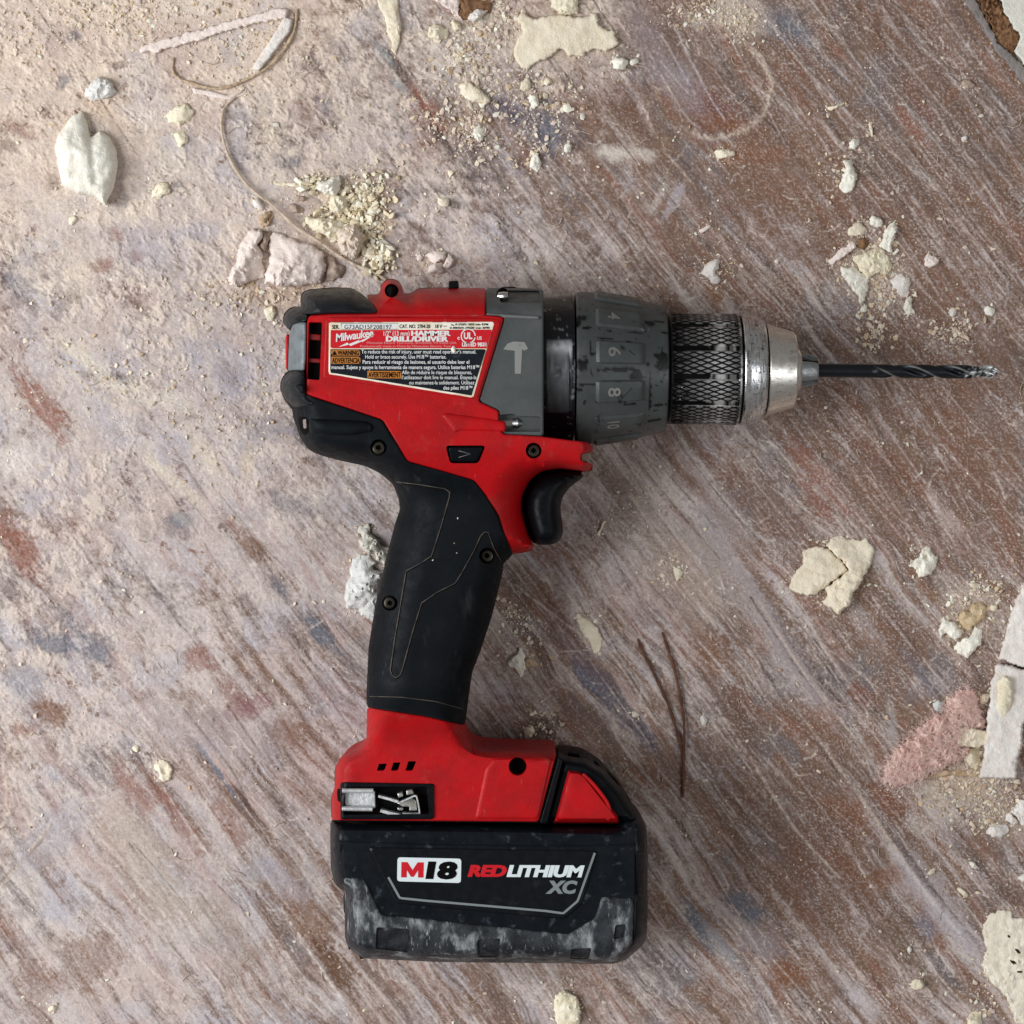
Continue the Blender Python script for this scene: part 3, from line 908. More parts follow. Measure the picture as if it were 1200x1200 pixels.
FZ = height + relief + 0.30 * fine * cover + 0.10 * grain * cover
FZ = np.where(np.abs(FX - 600) + np.abs(FY - 600) > 1e9, 0, FZ) * 0.9
k_out = np.clip((np.maximum(np.abs(FX - 600), np.abs(FY - 600)) - 680) / 60, 0, 1)
FZ = FZ * (1 - k_out)
FZ -= 1.0


def floor_z(x, y):
    i = np.clip(np.searchsorted(ax, x), 0, NX - 1)
    j = np.clip(np.searchsorted(ax, y), 0, NX - 1)
    return FZ[j, i]


def make_floor():
    m = pmat('dusty_stained_board', (0.5, 0.5, 0.5), 0.85, attr='Col', bump=(2.2, 0.35), spec=0.2, var=((0.16, 0.12, 0.10), 2.2, 0.14), dust=((0.62, 0.57, 0.52), 2.6, 0.62, 0.10, None, 0.22))
    V = np.stack([(FX - 600) * U, -(FY - 600) * U, FZ * U], -1).reshape(-1, 3)
    idx = np.arange(NX * NX).reshape(NX, NX)
    F = np.stack([idx[:-1, :-1], idx[1:, :-1], idx[1:, 1:], idx[:-1, 1:]], -1).reshape(-1, 4)
    me = bpy.data.meshes.new('floor')
    n = len(F)
    me.vertices.add(len(V)); me.vertices.foreach_set('co', V.astype(np.float32).ravel())
    me.loops.add(n * 4); me.loops.foreach_set('vertex_index', F.astype(np.int32).ravel())
    me.polygons.add(n); me.polygons.foreach_set('loop_start', np.arange(0, n * 4, 4, dtype=np.int32))
    me.polygons.foreach_set('use_smooth', np.ones(n, bool))
    me.update(calc_edges=True)
    a = me.attributes.new('Col', 'FLOAT_COLOR', 'POINT')
    c4 = np.ones((len(V), 4), np.float32); c4[:, :3] = albedo.reshape(-1, 3)
    a.data.foreach_set('color', c4.ravel())
    me.materials.append(m)
    o = bpy.data.objects.new('floor', me)
    scene.collection.objects.link(o)
    o['kind'] = 'structure'
    o['label'] = 'worn brown board floor covered in pale plaster dust and diagonal scrape marks'
    return o


make_floor()
# ------------------------------------------------------------------ the drill
B_SIL = [(352.5, 350), (354.7, 342.5), (363.3, 339.3), (391.5, 337.1), (411, 337.7), (421.8, 342.5), (428.3, 345.5), (444.6, 344.7), (447, 333.5), (452, 328.5), (459, 326.7), (466, 328.5), (471, 334),
         (472.3, 343.6), (480.3, 343.6), (491.2, 338.2), (528, 337.1), (720, 337.5), (720, 518), (694.7, 522.7), (695.5, 530), (695.5, 543), (690, 553.5), (656, 549), (634.7, 552), (621.3, 562.7), (612.8, 580), (612, 598.7),
         (618.7, 625), (626, 640), (622, 646), (601.3, 649.6), (589.3, 661.3), (589.9, 666.7), (585.3, 686.7), (576, 724), (562.7, 764), (553.3, 788), (549.3, 817), (545.2, 849), (548.5, 865), (554, 873.7), (574, 877.5),
         (640, 879.3), (720, 884), (720, 1010), (388.4, 1010), (388.4, 933), (392, 924), (392.7, 899), (401, 885), (421, 876.5), (429.5, 865), (429.5, 830), (429.3, 817), (432, 758.7), (440, 708), (452, 657.3), (462.7, 614.7),
         (468.8, 596), (466.7, 582.7), (460, 567), (445.7, 554.8), (428.3, 546.2), (398, 539.7), (374.2, 533.2), (361.2, 526.7), (352.5, 513.7), (343.8, 489.8), (342.8, 481.2), (333, 468.2), (328.2, 455.2), (329.8, 444.3), (336.3, 434.6),
         (334.5, 431), (334.5, 393), (337.5, 390), (332, 379), (333, 368), (340, 361), (352.5, 358)]
B_SIL = resample(fillet(B_SIL, 5), 4)


def body_H(x, y):
    h = 97 - 33 * sstep(515, 600, y) + 34 * sstep(800, 885, y)
    return h


def body_R(x, y):
    r = 30 + 22 * sstep(520, 600, y) - 38 * sstep(800, 880, y)
    g = sstep(606, 640, x) * sstep(500, 530, y) * sstep(690, 660, y)
    r = r + (12 - r) * g
    return r


def zbody(x, y):
    x = np.asarray(x, float); y = np.asarray(y, float)
    d = np.maximum(sdf(np.stack([x.ravel(), y.ravel()], -1), B_SIL), 0).reshape(x.shape)
    z = ZM + body_H(x, y) * dome(d, body_R(x, y), 2.3)
    # chamfer shoulders along the top of the motor housing and a soft fold below the label
    z = z - 9 * sstep(372, 340, y) * sstep(425, 440, x) * dome(d, 12.0, 2.3)
    return z


def zoff(k):
    return lambda x, y: zbody(x, y) + k


drill = empty('cordless_drill', tuple(W(540, 620, 0)), label='red and black cordless hammer drill lying on its side on the dusty board floor', cat='drill')

# ---- red motor housing with the trigger guard
red = [(428.3, 345.5), (444.6, 344.7), (447, 333.5), (452, 328.5), (459, 326.7), (466, 328.5), (471, 334), (472.3, 343.6), (480.3, 343.6), (491.2, 338.2), (528, 337.1), (569.3, 337.7), (568.6, 369), (590.9, 371.8), (560.6, 470.3),
       (584.4, 481.2), (584.4, 500.7), (589.8, 508.9), (635.3, 511.5), (666.7, 515.7), (688, 518), (694.7, 522.7), (695.8, 529), (688, 529), (681, 531.5), (680.3, 540), (688, 542), (695, 543.5), (694.5, 549.5), (690.5, 553.3), (680, 550.7), (656, 548.7), (634.7, 552), (621.3, 562.7), (612.8, 580),
       (612, 598.7), (618.7, 625), (626, 640), (622, 646), (601.3, 649.6), (590.7, 625.3), (584, 604), (566.7, 577.3), (554.7, 562.7), (514.7, 551), (477, 540.5), (447.8, 492), (358, 462), (359.5, 447), (360, 376.5), (362, 370), (385, 368), (443, 367), (439, 359), (432, 350.5)]
red = fillet(red, 2.5)
slot = fillet([(361.5, 377.5), (377.4, 377.5), (374.5, 445.5), (359.8, 444.5)], 1)
sw_hole = fillet([(522, 522), (569.2, 522), (560.6, 543), (527.4, 543)], 4)
boss = circle(458.7, 340.5, 8.2)
gscrew = circle(625.3, 528, 9.4)
V, F = region(red, zbody, 2.2, 2.0, holes=[slot, sw_hole, boss, gscrew], hole_depth=11)
housing = mk('motor_housing', V, F, M_red, drill)
# moulded fold and raised rib next to the direction switch
V, F = region(fillet(P(320, 310, 4.615, [(905, 815), (930, 800), (1190, 835), (1260, 850), (1260, 905), (1000, 900), (985, 920)]), 3), zoff(2.2), 5, 3.5, z0=ZM + 40, mirror=False, step=2.5)
mk('moulded_rib', V, F, M_red, housing)
V, F = region(fillet([(568.5, 372.5), (588, 374.5), (559, 468.5), (378.5, 443.5), (381.5, 371.5)], 3), zoff(1.2), 1.6, 1.6, z0=ZM + 60, mirror=False)
mk('label_recess_rim', V, F, M_red, housing)
V, F = region(fillet([(385, 369.5), (443, 368.2), (568, 368.5), (568, 370.8), (383, 371.4)], 0.6), zoff(1.8), 1.0, 1.2, z0=ZM + 50, mirror=False, step=2.5)
mk('moulded_edge', V, F, M_red_worn, housing)
# inside the cooling slot: dark pit and two red bars
V, F = region(slot, lambda x, y: zbody(x, y) - 11.0, 0.1, 0, z0=ZM + 20, mirror=False)
mk('cooling_slot', V, F, M_hole, housing)
for y0, y1 in [(391, 398), (419.5, 424.5)]:
    V, F = region([(361, y0), (376, y0 + 1), (375.8, y1 + 1), (360.5, y1)], lambda x, y: zbody(x, y) - 6.5, 1, 1, z0=ZM + 30, mirror=False, step=2)
    mk('slot_bar', V, F, M_redlens, housing)
V, F = region(boss, lambda x, y: zbody(x, y) - 10.5, 0.1, 0, z0=ZM, mirror=False, step=2)
mk('boss_pit', V, F, M_hole, housing)
V, F = region([(525.4, 338), (525.8, 329.3), (536.7, 329), (536.7, 338)], const(ZM + 30), 1, 1.5, z0=ZM - 20, mirror=False, step=2)
mk('top_latch_pin', V, F, M_black, housing)
V, F = region(fillet([(681, 532), (690, 529.8), (692, 531), (690, 541.5), (681, 540)], 1), const(ZM + 12), 1, 1, z0=ZM - 20, mirror=False, step=1.5)
mk('work_light', V, F, pmat('dusty_light_lens', (0.30, 0.25, 0.19), 0.5), housing)

# ---- direction switch
V, F = region(sw_hole, lambda x, y: zbody(x, y) - 9, 0.1, 0, z0=ZM + 20, mirror=False)
mk('switch_pit', V, F, M_hole, housing)
V, F = region(fillet([(524.6, 524), (566.8, 524), (559.2, 541), (528.6, 541)], 4), zoff(1.5), 2.2, 2.2, z0=ZM + 30, mirror=False, step=2)
sw = mk('direction_switch', V, F, M_black, drill)
items = [ribbon([(537.5, 528.2), (551, 532), (537.5, 536)], 0.7)]
V, F = lay(items, zbody, 1.75)
mk('arrow_mark', V, F, M_icon, sw)


def heavy(*a, d=0.4, **k):
    out = []
    for q in (-1, 0, 1):
        V2, F = text2d(*a, **k)
        out.append((V2 + np.array([q * d, 0]), F))
    return out


def lay_heavy(groups, zf, off):
    parts = []
    for g in groups:
        for q, it in enumerate(g):
            parts.append(lay([it], zf, off + 0.06 * q))
    return join(parts)


def screw(cx, cy, r, zf, depth=8, mat=None, parent=drill, name='housing_screw'):
    """Star-socket screw sunk in a round well."""
    V, F = region(circle(cx, cy, r + 0.2, 28), lambda x, y: zf(np.full(np.shape(x), cx), np.full(np.shape(y), cy)) - depth, 0.1, 0, z0=ZM, mirror=False, step=1.5, rings=(1, 2.5))
    w = mk('screw_well', V, F, M_hole, parent)
    star = [(cx + (r * .42 if i % 2 else r * .27) * math.cos(i * math.pi / 6), cy + (r * .42 if i % 2 else r * .27) * math.sin(i * math.pi / 6)) for i in range(12)]
    V, F = region(circle(cx, cy, r * .78, 28), lambda x, y: zf(np.full(np.shape(x), cx), np.full(np.shape(y), cy)) - depth + 3.2, 2, 1.5, z0=ZM + 10, mirror=False, step=1.2, rings=(0.6, 1.4, 2.4), holes=[np.array(star)], hole_depth=3)
    mk(name, V, F, mat or M_screw, parent)


screw(625.3, 528, 9.4, zbody)

# ---- rating label
lab = [(385.5, 377.6), (579.5, 377.2), (554.5, 466.2), (385.0, 438.3)]
V, F = region(fillet(lab, 1.0), zoff(1.75), 0.4, 0.3, z0=ZM + 60, mirror=False, rings=(1.0,), step=4)
rl = mk('rating_label', V, F, M_cream, drill)
LZ = 1.9


def label_shape(name, pts, mat, off):
    V2, F = flatpoly(resample(pts, 4))
    V, F = lay([(V2, F)], zbody, off)
    return mk(name, V, F, mat, rl, smooth=False)


label_shape('red_band', [(387.6, 386.8), (577, 386.2), (570.3, 408.2), (387.2, 408.2)], M_lred, LZ)
label_shape('black_band', [(387.2, 409.2), (569.6, 409.2), (552.6, 463.6), (386.9, 436.6)], M_lblack, LZ)
label_shape('serial_box', [(400, 379.2), (466.5, 378.8), (466.5, 385.6), (400, 385.6)], M_white, LZ)
for pts in ([(388, 410), (421.8, 410), (421.8, 416.6), (388, 416.6)], [(388, 418), (422.4, 418), (422.4, 426.2), (388, 426.2)], [(430.5, 434.6), (470.2, 434.8), (470.2, 443.6), (430.5, 443.2)]):
    label_shape('orange_panel', pts, M_orange, LZ + 0.15)
T = []
T.append(text2d('SER.', 389, 397.5, 385.3, 4.4, 0.02))
T.append(text2d('G73AD15F208197', 403.5, 459, 385.4, 4.8))
T.append(text2d('CAT. NO. 2704-20    18 V', 468, 518, 384.6, 4.2, 0.02))
T.append(text2d('\u2393', 519.5, 523, 384.4, 3.0) if False else ribbon([(519.5, 382.2), (523.5, 382.2)], 0.7))
T.append(text2d('n\u2080 0-550/0-1850 min RPM', 528.5, 572, 381.4, 2.5, 0.02))
T.append(text2d('0-8800/0-29600 min BPM', 527, 573.5, 385.4, 2.5, 0.02))
for fr in ([(400, 379), (466.5, 378.7), (466.5, 385.8), (400, 385.9), (400, 379)],):
    T.append(ribbon(fr, 0.45))
V, F = lay(T, zbody, LZ + 0.25)
mk('black_print', V, F, M_hole, rl, smooth=False)
T = []
T.append(text2d('Milwaukee', 393.5, 438.5, 400.4, 8.8, 0.022, 0.22, 0.92, angle=-8))
T.append(flatpoly([(396.5, 406.6), (407, 401.4), (408.8, 403.2), (421.5, 398.2), (420.5, 400), (439.5, 391.8), (424, 401.2), (424.5, 399.8), (410.6, 405.6), (409.4, 403.8)]))
T.append(text2d('1/2" (13 mm)', 449.5, 480, 393.3, 5.2, 0.012))
T.append(text2d('UL', 543.5, 553.5, 397, 7.0, 0.04))
T.append(ribbon(np.vstack([circle(548.7, 393.8, 8.2, 30), circle(548.7, 393.8, 8.2, 30)[:2]]), 1.3))
T.append(text2d('c', 536, 538.6, 397.8, 4.2, 0.03))
T.append(text2d('US', 559, 564.5, 398, 3.6, 0.03))
T.append(text2d('LISTED 9B31', 541.5, 570, 405.8, 4.2, 0.04))
V, F = join([lay(T, zbody, LZ + 0.2), lay_heavy([heavy('HAMMER', 482, 527.8, 393.3, 5.6, 0.03, d=0.35), heavy('DRILL/DRIVER', 452.5, 525, 399.9, 5.6, 0.03, d=0.35)], zbody, LZ + 0.2)])
mk('white_title', V, F, M_white, rl, smooth=False)
T = [text2d('Milwaukee Electric Tool Corp., Brookfield, WI 53005 USA', 430, 535, 402.9, 2.5), text2d('Professionally made in China by Milwaukee Electric Tool', 422, 528, 406.9, 2.5)]
V, F = lay(T, zbody, LZ + 0.2)
mk('pink_print', V, F, M_pink, rl, smooth=False)
T = [text2d('To reduce the risk of injury, user must read operator\u2019s manual.', 423.5, 558, 414.2, 4.2, 0.008),
     text2d('Hold or brace securely. Use M18\u2122 batteries.', 428, 523, 420.2, 4.2, 0.008),
     text2d('Para reducir el riesgo de lesiones, el usuario debe leer el', 425, 550, 426.2, 4.2, 0.012),
     text2d('manual. Sujete y apoye la herramienta de manera segura. Utilice bater\u00edas M18\u2122', 388.3, 561.5, 432.4, 4.2, 0.012),
     text2d('Afin de r\u00e9duire le risque de blessures,', 471, 553, 438.4, 4.2, 0.006),
     text2d('l\u2019utilisateur doit lire le manual. \u00c9tayez-la', 471, 558.5, 444.3, 4.2, 0.006),
     text2d('ou maintenez-la solidement. Utilisez', 479.5, 556, 450.4, 4.2, 0.006),
     text2d('des piles M18\u2122', 519.5, 553.5, 456.6, 4.2, 0.012)]
V, F = lay(T, zbody, LZ + 0.2)
mk('warning_text', V, F, M_white, rl, smooth=False)
T = [text2d('WARNING', 395.5, 420.5, 415.9, 5.0, 0.03), flatpoly([(389, 416), (392, 410.8), (395, 416)]), text2d('ADVERTENCIA', 389, 421.5, 425.2, 5.8, 0.02), text2d('AVERTISSEMENT', 431.5, 469.5, 442.2, 6.0, 0.02)]
V, F = lay(T, zbody, LZ + 0.4)
mk('warning_heading', V, F, M_hole, rl, smooth=False)

# ---- black overmoulded grip
grip = [(358, 462), (447.8, 492), (477, 540.5), (514.7, 551), (554.7, 562.7), (566.7, 577.3), (584, 604), (590.7, 625.3), (601.3, 649.6), (589.3, 661.3), (589.9, 666.7), (585.3, 686.7), (576, 724), (562.7, 764), (553.3, 788), (549.3, 817), (544.6, 850),
        (497.5, 839), (430, 829), (429.3, 817), (432, 758.7), (440, 708), (452, 657.3), (462.7, 614.7), (468.8, 596), (466.7, 582.7), (460, 567), (445.7, 554.8), (428.3, 546.2), (398, 539.7), (374.2, 533.2), (361.2, 526.7), (352.5, 513.7), (343.8, 489.8),
        (342.8, 481.2), (333, 468.2), (328.2, 455.2), (329.8, 444.3), (336.3, 434.6), (346, 433.5), (357, 434.5), (357.5, 450)]
sc1, sc2, sc3 = (443.5, 524.5, 9.8), (570.7, 651.2, 9.4), (456.8, 706.7, 9.2)
V, F = region(fillet(grip, 3), zoff(1.6), 2.0, 2.6, holes=[circle(*sc1), circle(*sc2), circle(*sc3)], hole_depth=10)
gr = mk('grip_overmould', V, F, M_rubber, drill)
for s in (sc1, sc2, sc3):
    screw(s[0], s[1], s[2], zoff(1.6), 8)
# tail knuckle, scoop and strap bar
V, F = region(fillet(P(320, 310, 4.615, [(80, 580), (45, 622), (38, 670), (58, 725), (110, 775), (240, 760), (180, 715), (172, 660), (170, 590), (130, 572)]), 4), zoff(7), 9, 9, z0=ZM, mirror=True, step=2.5)
mk('tail_bumper', V, F, M_bumper, gr)
V, F = region(fillet(P(320, 310, 4.615, [(118, 655), (140, 640), (165, 655), (172, 690), (150, 700)]), 2), zoff(9.5), 4, 4, z0=ZM + 30, mirror=False, step=1.5)
mk('tail_rib', V, F, M_rubber, gr)
V, F = region(fillet(P(320, 310, 4.615, [(195, 828), (500, 842), (545, 862), (545, 905), (420, 930), (330, 925), (200, 915), (185, 880)]), 4), zoff(6), 8, 8, z0=ZM + 20, mirror=False, step=2.5)
mk('strap_bar', V, F, M_rubber, gr)
V, F = region(fillet(P(320, 310, 4.615, [(135, 825), (180, 822), (198, 845), (192, 915), (165, 925), (145, 890)]), 3), zoff(2.1), 1, 1, z0=ZM + 20, mirror=False, step=2)
mk('strap_hole', V, F, M_hole, gr)
V, F = region(fillet(P(320, 310, 4.615, [(160, 838), (180, 835), (182, 885), (165, 888)]), 1.5), zoff(4), 1.6, 1.6, z0=ZM + 20, mirror=False, step=1.5)
mk('strap_ring', V, F, M_bolt, gr)
# dust caught in the moulded lines of the grip, over ribbons of painted shade
lines = [P(400, 500, 3.75, [(240, 243), (330, 253), (455, 273), (476, 288), (474, 310), (440, 430), (396, 568), (345, 602), (284, 634), (266, 740), (236, 920), (214, 1070), (222, 1092), (240, 1105), (258, 1090), (268, 1065), (310, 910), (352, 775), (420, 728), (500, 688), (530, 640), (580, 550), (612, 480), (630, 462), (645, 464), (668, 530), (708, 602)])]
T = []
for ln in lines:
    p = resample(np.array(ln), 2.5, closed=False)
    w = 0.95 + 0.5 * np.clip(fbm(p[:, 0] / 12, p[:, 1] / 12, 3, 3), -0.8, 1)
    T.append(ribbon(p, w))
p = resample(np.array([(430.3, 816), (470, 817), (510, 822), (546.5, 832)]), 3, closed=False)
T.append(ribbon(p, 0.8))
T2 = [ribbon(resample(np.array(ln), 3, closed=False) + np.array([0.5, 0.5]), 2.4) for ln in lines]
V, F = lay(T2, zoff(1.6), 0.12)
mk('seam_shade', V, F, M_hole, gr, smooth=False)  # flat dark ribbon that paints a groove's shade beneath the dust line
V, F = lay(T, zoff(1.6), 0.3)
mk('grip_seam', V, F, M_seamdust, gr, smooth=False)

# ---- rear bumpers
V, F = region(fillet([(352.5, 367), (352.3, 350), (354.7, 342.5), (363.3, 339.3), (391.5, 337.1), (411, 337.7), (421.8, 342.5), (432.7, 351.2), (440.3, 360.9), (443.6, 367.3), (385, 367.8), (360, 368.5)], 3), zoff(3.5), 5, 6, step=2.5)
mk('top_bumper', V, F, M_bumper, drill)
V, F = region(fillet([(352.5, 358), (340, 361), (333, 368), (332, 379), (338.5, 387), (342.5, 380), (352, 377), (361, 376), (361, 368.6), (354, 367)], 3), zoff(1.5), 4, 4, step=2)
mk('rear_bumper', V, F, M_bumper, drill)
V, F = region(fillet([(339, 392), (342.5, 380.5), (352, 377.5), (359.5, 376.8), (359, 420), (357, 434.5), (344, 434), (337.2, 434.6)], 2.5), zoff(-1), 6, 5, step=2.5)
mk('end_cap', V, F, pmat('pale_grey_rubber', (0.15, 0.175, 0.19), 0.5, var=((0.085, 0.10, 0.11), 12, 0.8), bump=(3, 0.2), rvar=0.15, scuff=((0.3, 0.32, 0.33), 8, .62, .15, None, .5)), drill)
V, F = region(fillet([(334.4, 396), (336.5, 391), (339, 392), (337.5, 434.2), (334.8, 432)], 0.8), const(ZM + 34), 1.5, 2, step=2)
mk('end_cap_edge', V, F, M_red, drill)

# ---- grey gear housing with hammer symbol
gear = [(569.3, 337.7), (596, 337), (631, 338.2), (637, 340), (637, 511), (589.8, 509), (584.4, 500.7), (584.4, 481.2), (560.6, 470.3), (590.9, 371.8), (568.6, 369)]
ptop = fillet(P(540, 310, 4.615, [(212, 140), (425, 140), (432, 208), (212, 206)]), 2)
pbot = fillet(P(540, 310, 4.615, [(206, 812), (285, 806), (300, 818), (432, 822), (432, 905), (232, 905), (206, 870)]), 2)
V, F = region(fillet(gear, 2), zoff(-2.5), 2.5, 2.5, holes=[ptop, pbot], hole_depth=12)
gh = mk('gear_housing', V, F, M_grey, drill)
for pk in (ptop, pbot):
    V, F = region(pk, lambda x, y: zbody(x, y) - 13.5, 0.1, 0, z0=ZM, mirror=False, step=2.5)
    mk('screw_pocket', V, F, M_grey, gh)
V, F = tube([(586, 347.5, ZM + 64), (590.5, 347.2, ZM + 67), (595.5, 347, ZM + 67)], [5.2, 5.2, 4.6], 16)
mk('gearcase_bolt', V, F, M_bolt, gh, sharp=40)
V, F = tube([(588, 346.5, ZM + 58), (590, 346.5, ZM + 60)], [8.5, 8.5], 16)
mk('bolt_collar', V, F, M_hole, gh, sharp=40)
V, F = tube([(585, 496, ZM + 79), (601, 496.2, ZM + 79)], [7.0, 7.0], 20)
mk('bolt_sleeve', V, F, M_clip2, gh, sharp=40)
V, F = tube([(602.5, 496, ZM + 80), (606, 496, ZM + 81), (610, 496.3, ZM + 79)], [6.6, 6.8, 5.5], 20)
mk('gearcase_bolt', V, F, M_bolt, gh, sharp=40)
V, F = region(fillet(P(540, 310, 4.615, [(138, 262), (425, 278), (428, 297), (320, 292), (230, 288), (215, 278), (138, 274)]), 1.5), zoff(1.0), 2, 2.5, z0=ZM + 30, mirror=False, step=2)
mk('gearcase_ledge', V, F, pmat('lit_grey_edge', (0.13, 0.135, 0.135), 0.4, rvar=0.15), gh)  # paler grey puts the light on this ledge into its colour
ham = P(540, 310, 4.615, [(230, 458), (252, 428), (285, 416), (345, 420), (364, 455), (345, 466), (332, 458), (325, 590), (292, 590), (291, 466), (250, 462)])
V, F = lay([flatpoly(ham)], zoff(-2.5), 0.25)
mk('hammer_symbol', V, F, M_icon, gh, smooth=False)

# ---- black ring, clutch collar
prof = dense([(632.5, 60), (633.5, 83), (635.5, 85), (669, 86.3), (671.5, 85.5), (672.5, 60)], 1.6)
V, F, PX, TH = lathe(prof, 300)
yi = axis_y(PX) + 85 * np.sin(TH)
w = np.zeros(len(PX))
up = np.cos(TH) > 0
n1 = fbm(PX / 8, yi / 8, 4, 5); n2 = fbm(PX / 3, yi / 14, 3, 9)
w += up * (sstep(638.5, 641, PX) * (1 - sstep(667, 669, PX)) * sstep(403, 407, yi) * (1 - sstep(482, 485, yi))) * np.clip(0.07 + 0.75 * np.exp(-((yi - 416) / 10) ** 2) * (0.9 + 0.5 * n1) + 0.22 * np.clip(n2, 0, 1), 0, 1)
w += up * sstep(0.42, 0.7, n1 + 0.5 * n2) * 0.35 * ((PX < 640) | (PX > 664) | (yi < 404))
ring = mk('torque_ring', V, F, M_ring, drill, attrs={'wear': np.clip(w, 0, 1)})
axm = lambda px: 431.3 + (px - 675) * 0.0095


def zcyl(r):
    return lambda x, y: ZM + KZ * np.sqrt(np.maximum(r * r - (y - axm(x)) ** 2, 1))


V, F = region(fillet([(639.5, 405.5), (668, 404), (667.5, 484), (640, 484)], 3), zcyl(87.5), 2, 2, z0=ZM + 60, mirror=False, step=3)
pl = mk('ring_window', V, F, M_ring, ring, attrs=None)
yv = None
me = pl.data
co = np.array([v.co[:] for v in me.vertices]) + ORG[pl]
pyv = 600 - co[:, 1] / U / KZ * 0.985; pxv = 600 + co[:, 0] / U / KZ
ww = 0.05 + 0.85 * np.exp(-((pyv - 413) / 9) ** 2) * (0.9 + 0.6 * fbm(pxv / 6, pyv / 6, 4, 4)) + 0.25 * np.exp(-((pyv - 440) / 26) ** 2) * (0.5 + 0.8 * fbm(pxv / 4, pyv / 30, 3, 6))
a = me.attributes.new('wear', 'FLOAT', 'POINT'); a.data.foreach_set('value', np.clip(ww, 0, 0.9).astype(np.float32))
V, F = lay([flatpoly([(642, 351), (660, 351), (660, 348.6), (667, 352), (664, 356.6), (660, 355.2), (642, 354.5)])], zcyl(86.3), 0.8)
mk('pointer_arrow', V, F, M_icon, ring, smooth=False)

prof = dense([(673.2, 60), (673.6, 86), (676, 88.6), (684, 89.2), (702, 87.6), (740, 81.5), (774, 75.2), (778.5, 73.8), (779.6, 71.5), (779.8, 50)], 1.7)
V, F, PX, TH = lathe(prof, 300)
yi = axis_y(PX) + 82 * np.sin(TH)


def blots(PX, yi, specs, seed):
    n = fbm(PX / 7, yi / 7, 4, seed)
    w = np.zeros(len(PX))
    for cx, cy, a, b in specs:
        w = np.maximum(w, 1 - sstep(0.75, 1.0, np.hypot((PX - cx) / a, (yi - cy) / b) + 0.75 * n))
    return w


cl = [(771, 428, 9, 15), (679, 433, 8, 8), (722, 438.5, 24, 3.2), (741, 443, 11, 6), (757, 382, 8, 4), (770, 378, 7, 2), (757.5, 466, 1.8, 22), (679, 383, 9, 3), (676, 388, 4, 5), (684, 394, 6, 1.6), (685, 454, 14, 1.6), (676, 459, 4, 2), (754, 432, 3, 3), (733, 407, 3, 1.2), (706, 405, 10, 1.0), (733, 423.5, 2.2, 2.2), (689, 415, 1.3, 8),
      (736, 469, 4, 2.2), (734, 477, 9, 1.2), (770, 481, 10, 2), (762, 498, 10, 2), (735, 498, 6, 3), (775, 391, 4, 2), (742, 395, 14, 1.0), (712, 396, 14, .8), (764, 458, 2, 1), (700, 375, 8, 1)]
w = blots(PX, yi, cl, 13) * (np.cos(TH) > 0)
w = np.maximum(w, 0.9 * sstep(0.55, 0.72, fbm(PX / 16, TH * 9, 5, 17)))
w = np.maximum(w, sstep(2.2, 0.4, np.abs(PX - 779.0)) * 0.7)
clutch = mk('clutch_collar', V, F, M_chip, drill, attrs={'wear': w})
clR = lambda px: np.interp(px, [673, 684, 702, 740, 774, 779], [88.6, 89.2, 87.6, 81.5, 75.2, 73.8])
M_num = pmat('worn_number_print', (0.17, 0.165, 0.155), 0.5, dust=((0.05, 0.05, 0.05), 5, 0.55, 0.1, None, 0.8))
digits = {-68: '2', -38: '4', -8.5: '6', 21.5: '8', 52: '10'}
pads = []
for k in range(12):
    c = -68 + 30 * k if k > 4 else [-68, -38, -8.5, 21.5, 52][k]
    us = np.linspace(0, 1, 14); vs = np.linspace(-1, 1, 12)
    V, F = [], []
    for iu, u_ in enumerate(us):
        for iv, v_ in enumerate(vs):
            e = min(u_ * 58, (1 - u_) * 58, (1 - abs(v_)) * 13)
            h = 3.4 * float(dome(np.array(max(e, 0)), 1.6)) - 0.6
            px = 694.5 + 57.5 * u_
            V.append(on_lathe(px, clR(px) + h, math.radians(c + 9.3 * v_)))
    m = len(vs)
    for i in range(len(us) - 1):
        for j in range(m - 1):
            F.append((i * m + j, i * m + j + 1, (i + 1) * m + j + 1, (i + 1) * m + j))
    V = np.array(V)
    pw = np.clip(0.9 * sstep(0.5, 0.7, fbm(V[:, 0] / U / 9, V[:, 1] / U / 9, 4, 30 + k)), 0, 1)
    pads.append(mk('clutch_pad', V, F, M_chip, clutch, attrs={'wear': pw}))
    if k < 5:
        s = digits[c]
        # digits stand sideways: their tops point at the chuck
        V2, F2 = _text_mesh(s, 0.015)
        wdt, hgt = np.ptp(V2[:, 0]), np.ptp(V2[:, 1])
        xx = (V2[:, 1] - V2[:, 1].min()) / hgt * 14.5
        tt = (V2[:, 0] - V2[:, 0].mean()) / wdt * (10.5 if len(s) == 1 else 11.5)
        px = 709 + xx
        V3 = on_lathe(px, clR(px) + 3.1, math.radians(c) + tt / 84.0)
        mk('number', V3, [tuple(f) for f in F2], M_num if k > 2 else pmat('faded_grey_print', (0.13, 0.13, 0.12), .5), clutch, smooth=False)
        if s in '68':
            lnv = np.array([(732, -3), (739, 3)]) if s == '6' else np.array([(726, 6), (736, -4)])
            px = np.array([lnv[0, 0], lnv[1, 0], lnv[1, 0] + .8, lnv[0, 0] + .8])
            tt = np.array([lnv[0, 1], lnv[1, 1], lnv[1, 1], lnv[0, 1]])
            V3 = on_lathe(px, clR(px) + 3.1, math.radians(c) + tt / 84.0)
            mk('index_mark', V3, [(0, 1, 2, 3)], M_hole, clutch, smooth=False)

